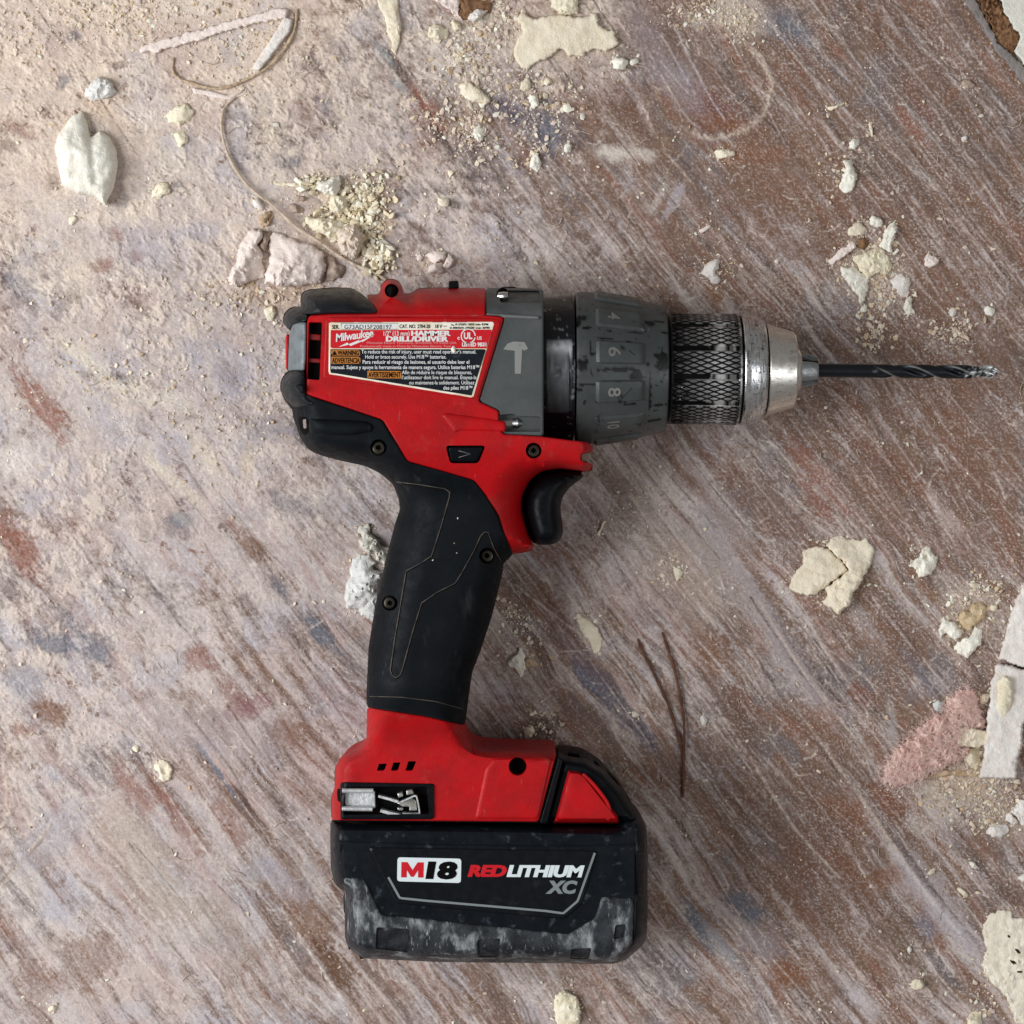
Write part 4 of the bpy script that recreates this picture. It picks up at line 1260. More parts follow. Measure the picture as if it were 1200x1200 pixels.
# ---- keyless chuck: knurled sleeve, ring, nose, jaws
chuck = mk('chuck_core', *lathe(dense([(776, 30), (776, 56), (890, 50), (891, 30)], 20), 48)[:2], M_black, drill)
SR = 65.2
prof = dense([(779.6, 40), (780, SR - 2.5), (782, SR - 0.8), (862, SR), (864, SR - 0.6), (864.6, SR - 4)], 0.95)


def kn(PX, TH):
    s = TH * SR
    f1 = np.mod(PX / 16.0 + s / 6.2, 1.0); f2 = np.mod(PX / 16.0 - s / 6.2, 1.0)
    return np.minimum(np.abs(f1 - 0.5) * -2 + 1, np.abs(f2 - 0.5) * -2 + 1)       # 0 on a groove, 1 mid diamond


def flat_mask(TH):
    a = np.mod(np.degrees(TH) - 11.5 + 15, 30) - 15
    return 1 - sstep(2.6, 3.3, np.abs(a))


def kr(PX, TH):
    return np.where((PX > 784) & (PX < 861), (sstep(0.0, 0.45, kn(PX, TH)) - 1) * 1.0 * (1 - flat_mask(TH)) - 1.6 * flat_mask(TH), 0)


V, F, PX, TH = lathe(prof, 760, kr)
yi = axis_y(PX) + SR * np.sin(TH)
n1 = fbm(PX / 9, TH * SR / 9, 4, 23); n2 = fbm(PX / 2.5, TH * SR / 2.5, 2, 27)
worn = 0.08 + 0.58 * sstep(786, 832, PX) * (1 - 0.55 * sstep(846, 862, PX)) + 0.5 * np.exp(-((PX - 839) / 6.5) ** 2) + 0.25 * n1
fm = flat_mask(TH)
crest = sstep(0.22, 0.55, kn(PX, TH))
core = 1 - 0.75 * sstep(0.7, 0.95, kn(PX, TH)) * (n2 > -0.1) * (np.abs(PX - 839) > 7)
w = crest * core * np.clip(worn, 0, 1) * (1 - fm) + fm * np.clip(np.exp(-((PX - 839) / 6.0) ** 4) * (0.9 + 0.4 * n1) + 0.5 * sstep(0.3, 0.5, n1) * (PX > 822) + 0.25 * (np.abs(PX - 853) < 4), 0, 1)
edge = np.abs(np.mod(np.degrees(TH) - 11.5 + 15, 30) - 15)
w = np.maximum(w, (np.abs(edge - 3.2) < 0.5) * (PX > 800) * np.clip(worn, 0, 1) * 0.8 * (np.mod(np.degrees(TH) - 11.5 + 15, 30) > 15))
w = np.where((PX < 784), 0.02, w)
w = np.where((PX > 861.5), 0.25 + 0.5 * (n1 > 0), w)
sleeve = mk('chuck_sleeve', V, F, M_knurl, chuck, attrs={'wear': np.clip(w, 0, 1)}, sharp=None)
prof = dense([(864.6, 52), (865, 61.5), (867, 64.5), (868.5, 65.3), (874, 65.2), (884, 62.8), (892, 59), (894.5, 56.5), (895, 48)], 0.8)


def rr_(PX, TH):
    return 0.16 * fbm(PX / 1.1, TH * 3, 2, 33)


V, F, PX, TH = lathe(prof, 360, rr_)
w = np.clip(sstep(0.15, 0.75, fbm(PX / 1.3, TH * 7, 3, 35)) * 0.6 + sstep(0.35, 0.6, fbm(PX / 6, TH * 12, 4, 39)) * 0.7, 0, 1)
w = np.where((PX < 867) | (PX > 894), 0.9, w)
w = np.clip(w + 0.5 * sstep(0.25, 0.5, fbm(PX / 0.9, TH * 2.2, 2, 36)), 0, 1)
mk('chuck_ring', V, F, M_steel, chuck, attrs={'wear': w}, sharp=50)
prof = dense([(893.5, 46), (896.5, 53.5), (898, 54), (929, 44.5), (930.5, 43.2), (931, 36), (931.3, 27), (933.5, 26), (936.2, 24.2), (937.4, 22.5), (937.6, 10)], 1.2)
V, F, PX, TH = lathe(prof, 240)
w = np.clip(0.25 * fbm(PX / 2, TH * 8, 3, 43) + 0.5 * sstep(0.25, 0.6, fbm(PX / 14, TH * 30, 3, 45)) + 0.35 * (np.abs(PX - 931) < 0.8), 0, 1)
w = np.maximum(w, 1.0 * (PX < 895.6))
nose = mk('chuck_nose', V, F, M_nose, chuck, attrs={'wear': w}, sharp=30)
hole_y = axis_y(np.array([918.]))[0]
T = [ribbon([(918, 407), (919.4, 412), (918.2, 413.5)], 0.8), ribbon([(921.3, 406), (922.3, 412.5)], 0.9), ribbon([(919.4, 412), (921.3, 406.2)], 0.7)]
V, F = lay(T, lambda x, y: ZM + KZ * np.sqrt(np.maximum((54 - (x - 898) * 0.306) ** 2 - (y - axm(x)) ** 2, 1)), 0.5)
mk('punched_mark', V, F, M_hole, nose, smooth=False)
V, F, _a, _b = lathe(dense([(930, 13), (957.6, 10.5), (957.8, 3)], 6), 32)
mk('jaw_gap_core', V, F, M_hole, nose)  # black core added inside the jaws to darken the gaps between them
# three jaws round the bit
for c in (8, 128, 248):
    V, F = [], []
    prof_j = [(936, 20), (946, 19.0), (955, 17.0), (957.5, 15.0), (958.6, 9.5)]
    angs = [-38, -34, -18, 0, 18, 34, 38]
    for px, r in prof_j:
        for q, a_ in enumerate(angs):
            rr = r - (1.0 if q in (0, 6) else 0)
            V.append(on_lathe(px, rr, math.radians(c + a_)))
        V.append(on_lathe(px, 6.0, math.radians(c + 20))); V.append(on_lathe(px, 6.0, math.radians(c - 20)))
    m = 9
    for i in range(len(prof_j) - 1):
        for k in range(m):
            F.append((i * m + k, i * m + (k + 1) % m, (i + 1) * m + (k + 1) % m, (i + 1) * m + k))
    F.append(tuple(range((len(prof_j) - 1) * m, len(prof_j) * m)))
    mk('chuck_jaw', np.array(V), F, M_jaw, chuck, sharp=30)

# ---- twist drill bit
xs = np.arange(950, 1172.5, 0.8)
nth = 56
th = np.linspace(0, 2 * np.pi, nth, endpoint=False)
V, Wt, F = [], [], []
for x in xs:
    rad = 8.1 if x < 1163 else 8.1 * max(0.05, 1 - (x - 1163) / 10.5)
    depth = float(sstep(1020, 1040, x))
    turn = (x - 1022) / 60.0 * 2 * np.pi * 0.62
    for t in th:
        r = rad
        f = 0
        for q in range(2):
            dlt = (t - turn - q * np.pi + np.pi) % (2 * np.pi) - np.pi
            g = math.exp(-(dlt / 0.52) ** 4)
            r -= rad * 0.55 * g * depth
            dm_ = (t - turn - q * np.pi + 0.75 + np.pi) % (2 * np.pi) - np.pi
            f = max(f, math.exp(-(dm_ / 0.14) ** 2) * depth)
            if g < 0.5 and abs(dlt) < 1.5 and depth > 0 and dm_ < -0.14:
                pass
        y0 = axis_y(x)
        V.append(on_lathe(x, r, t))
        Wt.append(0.45 * f)
V = np.array(V); Wt = np.array(Wt)
PX = np.repeat(xs, nth); TH = np.tile(th, len(xs))
tipn = fbm(PX / 6, TH * 1.6 + PX / 9, 4, 51)
Wt = np.clip(Wt + sstep(1122, 1152, PX + 16 * tipn) * sstep(-0.15, 0.25, tipn + 0.012 * (PX - 1140)) * 0.95, 0, 1)
i = np.arange(len(xs) - 1)[:, None] * nth; k = np.arange(nth)[None]; k2 = (k + 1) % nth
F = [tuple(int(a) for a in f) for f in np.stack([i + k, i + k2, i + nth + k2, i + nth + k], -1).reshape(-1, 4)]
F.append(tuple(range((len(xs) - 1) * nth, len(xs) * nth)))
mk('drill_bit', V, F, M_bit, drill, attrs={'wear': Wt}, sharp=40)

# ---- trigger
tg = P(400, 500, 3.75, [(1070, 216), (1050, 201), (960, 195), (892, 209), (842, 246), (810, 304), (806, 370), (829, 466), (854, 519), (900, 520), (935, 517), (962, 500), (975, 470), (973, 430), (966, 390), (963, 350), (972, 310), (1000, 270), (1040, 240)])
tg = resample(fillet(tg, 4), 3)
zt = lambda x, y: ZM + 40 * dome(np.maximum(sdf(np.stack([np.ravel(x), np.ravel(y)], -1), tg), 0).reshape(np.shape(x)), 17, 2.2)
tp = P(400, 500, 3.75, [(1068, 190), (1050, 184), (960, 178), (882, 192), (828, 233), (796, 299), (793, 370), (818, 470), (843, 512), (856, 516), (870, 500), (850, 380), (880, 280), (960, 230), (1040, 220)])
V, F = region(fillet(tp, 3), const(ZM - 4), 1, 1, z0=ZM - 60, mirror=False, step=2.5)
mk('trigger_gap_filler', V, F, M_hole, drill)  # dark filler added below the trigger to give its gap a painted shade
V, F = region(tg, zt, 0.1, 0, step=2.5)
mk('trigger', V, F, M_black, drill)

# ---- red handle base with slots and bit clip
base = [(430, 829), (497.5, 839), (544.6, 850), (548.5, 865), (554, 873.7), (574, 877.5), (640, 879.3), (652.5, 882), (631, 963), (388.4, 961), (388.4, 933), (392, 924), (392.7, 899), (401, 885), (421, 876.5), (429.5, 865)]
slots = [[(444, 895), (453.6, 894.8), (450, 903.3), (441.4, 903.4)], [(461, 893.6), (469.4, 893.4), (466, 903.2), (457.8, 903.4)], [(478.5, 892.2), (487.8, 892), (483.4, 903.2), (474.8, 903.4)]]
bh = circle(606.6, 898.3, 10.6)
clipw = fillet([(404, 922), (500, 921.5), (503, 954), (402, 955)], 2)
lw = circle(397.0, 932, 6.2)
V, F = region(fillet(base, 2.5), zbody, 2.2, 2.2, holes=[np.array(s) for s in slots] + [bh, clipw], hole_depth=14)
bs = mk('handle_base', V, F, M_red, drill)
for s in slots + [bh, clipw]:
    V, F = region(np.array(s), lambda x, y: zbody(x, y) - 13.5, 0.1, 0, z0=ZM + 30, mirror=False, step=2.5)
    mk('dark_recess', V, F, M_hole, bs)
V, F = region(fillet([(394.5, 923), (399, 925), (400, 941), (395.5, 938.5)], 2), zoff(0.4), 1, 1, z0=ZM + 20, mirror=False, step=1.5)
mk('side_hole', V, F, M_hole, bs)
V, F = region(fillet(P(370, 800, 3.5294, [(655, 565), (700, 352), (740, 306), (945, 300), (978, 312), (920, 566)]), 4), zoff(2.6), 5, 3.4, z0=ZM + 40, mirror=False, step=2.5, holes=[circle(606.6, 898.3, 10.8)], hole_depth=6)
mk('raised_cheek', V, F, M_red, bs)
V, F = region(fillet([(391, 959), (392, 962.5), (631, 964.5), (632, 962.5)], .6), zoff(-3), 1, 1, z0=ZM + 30, mirror=False, step=3)
mk('base_gap', V, F, M_hole, bs)
# bit clip: frame, spring plate, folded spring
fr_o = fillet([(398.5, 917.5), (404, 916.5), (508.5, 918.5), (509, 958), (506, 960.3), (399, 960.3)], 2)
V, F = region(fr_o, zoff(2.5), 1.6, 1.6, z0=ZM + 50, mirror=False, step=2.5, holes=[clipw], hole_depth=12)
bc = mk('bit_clip_frame', V, F, M_black, drill)
zc = lambda k: (lambda x, y: np.full(np.shape(x), ZM + 98 + k))
V, F = region(fillet([(404, 927), (439, 927), (440, 947.5), (404, 947.5)], 1), zc(-4), 1, 1, z0=ZM + 80, mirror=False, step=2)
mk('clip_plate', V, F, M_clip, bc)
V, F = join([tube([(401, 926.4, ZM + 99), (437.5, 926.6, ZM + 99)], 2.7, 12), tube([(400.8, 947.4, ZM + 99), (436.5, 948.0, ZM + 99)], 2.7, 12)])
mk('clip_lip', V, F, M_clip, bc, sharp=50)


def strip(path, z_top, z_bot, t):
    """Upright folded metal strip following a 2-D path."""
    p = np.array(path, float)
    V2, _ = ribbon(p, t)
    m = len(p)
    top = W(V2[:, 0], V2[:, 1], z_top); bot = top.copy(); bot[:, 2] = z_bot * U
    V = np.vstack([top, bot]); q = 2 * m
    F = []
    for i in range(m - 1):
        F += [(i, i + 1, m + i + 1, m + i), (q + i, q + m + i, q + m + i + 1, q + i + 1), (i, q + i, q + i + 1, i + 1), (m + i, m + i + 1, q + m + i + 1, q + m + i)]
    F += [(0, m, q + m, q), (m - 1, q + m - 1, q + 2 * m - 1, 2 * m - 1)]
    return V, F


c2 = lambda pts: P(385, 880, 8.571, pts)
V, F = join([strip(catmull(c2([(500, 460), (600, 485), (700, 515), (800, 480), (870, 452), (890, 490), (910, 600), (895, 635), (740, 628)]), False, 5), ZM + 97, ZM + 86, 1.6),
             strip(catmull(c2([(520, 600), (620, 628), (745, 655)]), False, 4), ZM + 100, ZM + 86, 3.4), strip(catmull(c2([(500, 455), (600, 482), (700, 512)]), False, 4), ZM + 100, ZM + 86, 2.8)])
mk('clip_spring', V, F, M_clip, bc, smooth=False)
V, F = join([region(c2([(690, 430), (740, 415), (750, 455), (700, 475)]), zc(-1), 1, 1, z0=ZM + 84, mirror=False, step=1.5), region(c2([(780, 400), (840, 385), (860, 430), (780, 445)]), zc(-4), 1, 1, z0=ZM + 84, mirror=False, step=1.5), region(c2([(690, 570), (750, 575), (745, 600), (695, 595)]), zc(-4), 1, 1, z0=ZM + 84, mirror=False, step=1.5), region(c2([(690, 525), (830, 465), (880, 500), (890, 600), (810, 600), (810, 560), (740, 560)]), zc(-8), 1, 1, z0=ZM + 84, mirror=False, step=1.5)])
mk('clip_tab', V, F, M_clip2, bc)

# ---- battery pack
bat = [(387, 961.5), (631, 964.5), (644, 966.5), (728, 967), (731, 958), (747, 957), (752, 960), (757.3, 966), (758.9, 990), (759, 1073), (757.5, 1100), (753, 1108), (733.3, 1125.3), (720, 1129.3), (700, 1129.5), (600, 1128.5), (511.7, 1127.3), (423.8, 1123), (408.3, 1110), (404.3, 1100.3), (403.4, 1044), (398, 1042), (391.3, 1035), (387.5, 1016.7), (387, 990)]
BS = resample(fillet(bat, 4), 4)


def zbat(x, y):
    d = np.maximum(sdf(np.stack([np.ravel(x), np.ravel(y)], -1), BS), 0).reshape(np.shape(x))
    return ZM + 101 * dome(d, np.where(np.asarray(y) > 1000, 20.0, 14.0), 2.6)


V, F = region(fillet(bat, 4), zbat, 0.1, 0)
bt = mk('battery', V, F, M_bat, drill)
zb = lambda k: (lambda x, y: zbat(x, y) + k)
# upper flange and seams
V, F = region(fillet([(387.5, 962), (632, 965), (728, 967.6), (757, 967.5), (758.3, 990.6), (640, 992.2), (500, 990.5), (388, 986.5)], 2), zb(1.4), 2.2, 2.2, z0=ZM + 5, mirror=True, step=3)
mk('battery_flange', V, F, M_bat, bt)
# label field, a plate with slanted ends
V, F = region(fillet([(431.5, 993), (700.5, 997), (681.5, 1059.5), (662, 1076.5), (640, 1075.5), (463, 1058.5)], 3), zb(2.0), 1.6, 1.6, z0=ZM + 60, mirror=False, step=3.5)
mk('label_plate', V, F, pmat('gloss_black_plate', (0.0042, 0.0055, 0.0075), 0.32, rvar=0.1, spec=0.16, bump=(3, .06), dust=((0.05, .055, .06), 30, .6, .25, None, .4)), bt)
ltop = 2.15
T = [ribbon(resample(np.array([(455, 1028), (468.5, 1052.4), (500, 1055.6), (640, 1067.6), (660, 1070.4), (677, 1055.8), (697, 999.5)]), 3, closed=False), 2.6)]
V, F = lay(T, zbat, ltop)
mk('grey_border', V, F, M_greyprint, bt, smooth=False)
V2, Fb = flatpoly(resample(fillet([(465.8, 1004.6), (540.6, 1006.3), (540, 1034.8), (465.3, 1032.8)], 3), 3))
V, F = lay([(V2, Fb)], zbat, ltop)
mk('badge', V, F, M_badge, bt, smooth=False)
M_ = [(470, 1028.2), (470.4, 1010.2), (477.5, 1010.3), (483.4, 1019.6), (489.4, 1010.5), (496.6, 1010.6), (496.2, 1028.5), (489.8, 1028.4), (489.9, 1019.8), (484.8, 1027.6), (481.6, 1027.6), (476.7, 1019.6), (476.5, 1028.3)]
V, F = lay([flatpoly(M_)], zbat, ltop + 0.25)
mk('red_letter', V, F, M_lred, bt, smooth=False)
V, F = lay_heavy([heavy('18', 499, 535.5, 1028.8, 18, 0.05, 0.1, 0.95, angle=0.8, d=0.6)], zbat, ltop + 0.25)
mk('black_number', V, F, M_hole, bt, smooth=False)
V, F = lay_heavy([heavy('RED', 548, 593.5, 1026.6, 12.2, 0.05, 0.22, 1.0, angle=0.3, d=0.35)], zbat, ltop)
mk('red_lettering', V, F, M_lred, bt, smooth=False)
V, F = lay_heavy([heavy('LITHIUM', 593.8, 684.8, 1026.9, 12.4, 0.045, 0.22, 1.0, angle=0.3, d=0.35)], zbat, ltop)
mk('white_lettering', V, F, M_badge, bt, smooth=False)
V, F = lay_heavy([heavy('XC', 639.5, 676.5, 1046.5, 13.6, 0.045, 0.22, d=0.35)], zbat, ltop)
mk('grey_lettering', V, F, M_greyprint, bt, smooth=False)
# scuffed armour along the bottom
arm = [(402.9, 1028.5), (425.3, 1029.5), (432.3, 1040.8), (446.5, 1072), (500, 1077), (640, 1091.8), (666.7, 1094.7), (697.3, 1074.7), (705.3, 1050.7), (741.3, 1052), (743, 1062), (741, 1105), (720, 1129), (511.7, 1127.2), (424, 1122.8), (408.5, 1110), (404.5, 1100)]
n_ = [fillet(p, 2.5) for p in ([(441, 1086.5), (480.5, 1088.5), (478.5, 1116), (440, 1112)], [(559, 1101.5), (586.5, 1099.5), (583.5, 1122), (560, 1121.5)], [(669.5, 1112), (693.5, 1110.7), (690, 1124), (668, 1124)], [(721, 1084), (734, 1083), (731, 1099), (719, 1101)])]
V, F = region(fillet(arm, 3), zb(3.2), 4, 3.2, z0=ZM + 10, mirror=False, holes=n_, hole_depth=2.6)
am = mk('battery_armour', V, F, M_armour, bt)
M_notch = pmat('dusty_notch', (0.007, 0.008, 0.010), 0.6, spec=0.15, bump=(3, .4), var=((0.03, 0.033, 0.037), 12, 0.9), scuff=((0.14, 0.15, 0.155), 9, 0.58, 0.15, None, 0.7))
for p in n_:
    V, F = region(p, zb(0.6), 0.1, 0, z0=ZM + 20, mirror=False, step=3)
    mk('armour_notch', V, F, M_notch, bt)
V, F = region(fillet([(743.5, 1052.5), (758.8, 1051.5), (759, 1074), (757, 1101), (752, 1107.5), (735, 1123.5), (729, 1126), (742, 1106)], 2), zb(1.6), 3, 2.4, z0=ZM + 5, mirror=True, step=2.5)
mk('corner_guard', V, F, M_bat, bt)
# latch: black bracket with red button
brk = fillet([(654.5, 884), (688, 889.3), (709.3, 902.7), (730.7, 926.7), (744, 948), (750, 959), (746, 967), (630, 967), (634, 958)], 4)
zl = lambda h, R, poly: (lambda x, y: ZM + h * dome(np.maximum(sdf(np.stack([np.ravel(x), np.ravel(y)], -1), poly), 0).reshape(np.shape(x)), R, 2.6))
V, F = region(brk, zl(88, 12, brk), 0.1, 0, step=2.5)
mk('latch_bracket', V, F, M_black, bt)
lt = fillet([(662.7, 899), (680, 900), (688.5, 905.3), (709.3, 932), (728, 955), (728, 966), (645, 966)], 4)
V, F = region(lt, zl(97, 9, lt), 0.1, 0, z0=ZM + 40, mirror=False, step=2.5)
lb = mk('release_latch', V, F, M_red, bt)
p = catmull([(683, 907), (697, 921), (711, 940), (714.5, 953), (712, 961)], False, 6)
V, F = tube([(x, y, ZM + 94.5) for x, y in p], [1.2] + [2.0] * (len(p) - 2) + [1.2], 8, 0.6)
mk('latch_ridge', V, F, M_red, lb)
V, F = region(fillet([(654, 887), (660.5, 889), (641, 966), (631.5, 965)], 2), const(ZM + 95), 2.2, 2.2, z0=ZM + 40, mirror=False, step=2.5)
mk('latch_rib', V, F, M_black, bt)
V, F = region(fillet([(744, 957.5), (751.5, 960), (757.5, 967), (758, 1050), (746.5, 1050), (745, 990)], 2.5), zb(2.0), 3, 2.5, z0=ZM + 5, mirror=True, step=3)
mk('side_rail', V, F, M_bat, bt)
# ------------------------------------------------------------------ debris on the floor
def debris_mat(name, c, c2, size=14, bump=(5, 0.5), sss=0.0, dust=None, rough=0.9):
    c, c2 = np.asarray(c), np.asarray(c2)
    return pmat(name, c, rough, var=(tuple(c2), size * .6, 0.9), bump=(2.6, 0.9), sss=sss, spec=0.15, scuff=(tuple(c * .62 + c2 * .1), 4.5, 0.60, 0.1, None, 0.3), dust=(tuple(c2 * np.array([.74, .69, .63])), 9, 0.60, 0.12, None, 0.35))


D_foamy = debris_mat('yellowed_foam', lin(232, 224, 202), lin(218, 204, 176), 16, (4, 0.5), 0.1)
D_foamw = debris_mat('white_foam', lin(238, 235, 224), lin(226, 218, 202), 14, (4, 0.4), 0.1)
D_flake = debris_mat('pale_foam_skin', lin(232, 221, 200), lin(219, 205, 181), 22, (3, 0.5), 0.05)
D_plas = debris_mat('pinkish_plaster', lin(236, 222, 214), lin(224, 207, 198), 18, (6, 0.6))
D_plasw = debris_mat('white_plaster', lin(232, 226, 220), lin(219, 208, 200), 24, (6, 0.4))
D_tan = debris_mat('tan_crumb', lin(198, 176, 150), lin(160, 132, 104), 10, (4, 0.6))
D_brown = debris_mat('brown_card', lin(140, 106, 78), lin(104, 74, 54), 9, (4, 0.7))
D_dusty = debris_mat('dust_grey_lump', lin(180, 160, 146), lin(150, 128, 116), 14, (5, 0.6))
D_strip = debris_mat('dusty_fibre', lin(204, 188, 170), lin(180, 158, 138), 12, (3, 0.5))
D_pinkw = debris_mat('pink_wool', lin(236, 210, 200), lin(228, 190, 182), 26, (3, 0.8))
D_needle = debris_mat('brown_needle', lin(112, 76, 60), lin(84, 56, 46), 20, (3, 0.4))
D_grey = debris_mat('grey_dusty_edge', lin(142, 136, 134), lin(120, 112, 108), 20, (4, 0.4))
D_mix = pmat('mixed_crumbs', (0.5, 0.5, 0.5), 0.88, attr='Col', bump=(3, 0.4), spec=0.2)


def rough_poly(pts, amp=1.2, size=6, seed=0, step=1.6):
    p = resample(fillet(pts, 2.2, 3), step)
    t = np.roll(p, -1, 0) - np.roll(p, 1, 0)
    n = np.stack([-t[:, 1], t[:, 0]], -1)
    n /= np.maximum(np.linalg.norm(n, axis=1, keepdims=True), 1e-9)
    k = fbm(p[:, 0] / 9, p[:, 1] / 9, 2, seed % 37 + 3, 0.6) * 1.1 + fbm(p[:, 0] / 3.0, p[:, 1] / 3.0, 2, seed % 31 + 43, 0.7) * 0.9
    ext = np.ptp(p, axis=0).min()
    return p + n * (amp * min(1.0, ext / 16.0) * k)[:, None]


_sd = [0]
OUT = []


def lump_mesh(pts, h, R=None, rough=0.34, size=8, edge=1.7, tilt=(0, 0), flat=3.0, hole=(), step=1.7, facets=5, slope=0.55, ridge=None, lift=0.0):
    """A solid lump with a traced outline: rounded sides, uneven top."""
    _sd[0] += 1
    sd = _sd[0]
    poly = rough_poly(pts, edge, 5, sd, step)
    c = poly.mean(0)
    R = (R or h * 0.9) * 0.7
    OUT.append(poly)
    zfl = float(np.median(floor_z(poly[:, 0], poly[:, 1])))

    def zf(x, y):
        x = np.asarray(x, float); y = np.asarray(y, float)
        d = np.maximum(sdf(np.stack([x.ravel(), y.ravel()], -1), poly), 0).reshape(x.shape)
        e = dome(d, R, flat)
        n = fbm(x / size, y / size, 5, sd % 91 + 7, 0.62)
        n2 = fbm(x / (size / 3.2), y / (size / 3.2), 3, sd % 53 + 11, 0.7)
        pl = np.ones(x.shape)
        if facets:
            fr = np.random.default_rng(sd)
            ext = max(np.ptp(poly, axis=0).min() * 0.5, 1.0)
            for q in range(facets):
                an = fr.uniform(0, 2 * np.pi)
                dd_ = ((x - c[0]) * math.cos(an) + (y - c[1]) * math.sin(an)) / ext
                pl = np.minimum(pl, 1.0 + fr.uniform(-0.08, 0.25) - slope * fr.uniform(0.5, 1.4) * dd_)
            pl = np.clip(pl, 0.3, 1.1)
        z = h * e * pl * (1 + rough * n + 0.55 * rough * n2) + tilt[0] * (x - c[0]) * e + tilt[1] * (y - c[1]) * e
        if ridge is not None:
            a, b = np.array(ridge[0], float), np.array(ridge[1], float)
            ab = b - a
            t = np.clip(((x - a[0]) * ab[0] + (y - a[1]) * ab[1]) / (ab @ ab), 0, 1)
            dd = np.hypot(x - a[0] - t * ab[0], y - a[1] - t * ab[1])
            z = z - ridge[2] * np.exp(-(dd / ridge[3]) ** 2) * e
        return zfl + lift + np.maximum(z, 0.25 * e)
    return region(poly, zf, 0.1, 0, z0=zfl - 1.5, mirror=False, step=step, rings=(0.4, 1.0, 2.0, 3.4, 5.0), bottom=True, holes=hole, hole_depth=h * 0.7)


def lump(name, pts, h, mat, label, cat, group=None, parent=None, **kw):
    V, F = lump_mesh(pts, h, **kw)
    if parent is not None:
        return mk(name, V, F, mat, parent, sharp=50, label=label)
    return mk(name, V, F, mat, None, sharp=50, label=label, cat=cat, group=group)


GF = 'loose pieces of foam on the floor'
GP = 'broken pieces of plaster on the floor'
A = lambda pts: P(0, 0, 3, pts)
Bc = lambda pts: P(400, 0, 3, pts)
Cc = lambda pts: P(800, 0, 3, pts)
Dc = lambda pts: P(800, 500, 3, pts)
E = lambda pts: P(240, 180, 5.4545, pts)
Hc = lambda pts: P(500, 550, 3, pts)
K = lambda pts: P(1020, 660, 4.444, pts)
Q = lambda pts: P(1050, 900, 4, pts)
Z = lambda pts: P(390, 580, 7.5, pts)
BL = lambda pts: P(0, 800, 3, pts)

# upper left
lump('foam_lump', A([(255, 405), (290, 390), (305, 430), (320, 485), (350, 455), (385, 480), (410, 530), (415, 590), (400, 660), (370, 725), (330, 690), (270, 680), (220, 655), (205, 590), (193, 520), (205, 470)]), 30,
     D_foamw, 'largest pale yellow foam lump with a notched top, left of the drill', 'foam', GF, R=24, rough=.09, size=24, edge=.6, facets=3, ridge=(A([(318, 480)])[0], A([(335, 640)])[0], 3.0, 4))
lump('foam_lump', A([(320, 290), (345, 268), (390, 285), (410, 320), (380, 345), (330, 358), (298, 340), (300, 310)]), 14, debris_mat('chalk_white', lin(228, 226, 222), lin(210, 206, 202), 12), 'small chalk-white lump just above the largest foam lump', 'foam', GF)
lump('foam_crumb', A([(575, 410), (600, 385), (650, 360), (680, 385), (675, 425), (640, 440), (600, 430)]), 9, D_foamy, 'two-lobed yellowish crumb right of the largest foam lump, upper of two', 'foam', GF)
lump('foam_crumb', A([(610, 470), (650, 455), (665, 500), (630, 520)]), 6, D_foamy, 'dusty yellowish crumb right below the two-lobed crumb', 'foam', GF)
lump('foam_crumb', A([(530, 690), (555, 640), (590, 640), (600, 680), (575, 685), (560, 705)]), 7, D_foamy, 'torn yellowish crumb with a tail, lower right of the largest foam lump', 'foam', GF)
lump('foam_crumb', A([(240, 770), (260, 752), (275, 770), (262, 792), (246, 790)]), 5, D_foamy, 'small oval crumb below the largest foam lump', 'foam', GF)
lump('foam_crumb', A([(930, 1090), (955, 1070), (975, 1095), (960, 1130), (935, 1125)]), 6, D_foamy, 'yellow round crumb at the rear corner of the drill', 'foam', GF)
lump('plaster_strip', A([(480, 185), (520, 150), (700, 105), (860, 60), (990, 25), (1020, 35), (1005, 65), (870, 90), (690, 145), (550, 185)]), 7, D_plas, 'long flat whitish strip slanting along the top left edge', 'plaster', GP, R=5, rough=.15, facets=2, slope=.15)
lump('plaster_strip', A([(1000, 60), (1030, 65), (1020, 110), (960, 190), (910, 250), (885, 240), (930, 170), (975, 100)]), 8, D_plasw, 'short white strip leaning across the end of the long flat strip', 'plaster', GP, R=5, rough=.15, facets=2, slope=.15, edge=.6)
lump('plaster_strip', A([(675, 308), (740, 318), (800, 335), (870, 305), (865, 328), (810, 355), (740, 340), (680, 330)]), 5, D_plas, 'thin bent white strip below the two crossing strips', 'plaster', GP, R=4, rough=.2, facets=2, slope=.15, edge=.6)
def cord(name, pts, r, mat, label, cat, group=None, h=None, jit=0.5):
    p = catmull(pts, False, 8)
    t = np.linspace(0, 1, len(p))
    z = floor_z(p[:, 0], p[:, 1]) + r + (h(t) if h else 0) + jit * fbm(t * 9, t * 0 + len(p), 2, 3)
    V, F = tube(np.column_stack([p, z]), r * (1 + 0.6 * fbm(t * 22, t * 0, 3, len(p) % 17)) * np.minimum(1, np.minimum(t, 1 - t) * 14 + 0.35), 8)
    return mk(name, V, F, mat, label=label, cat=cat, group=group)


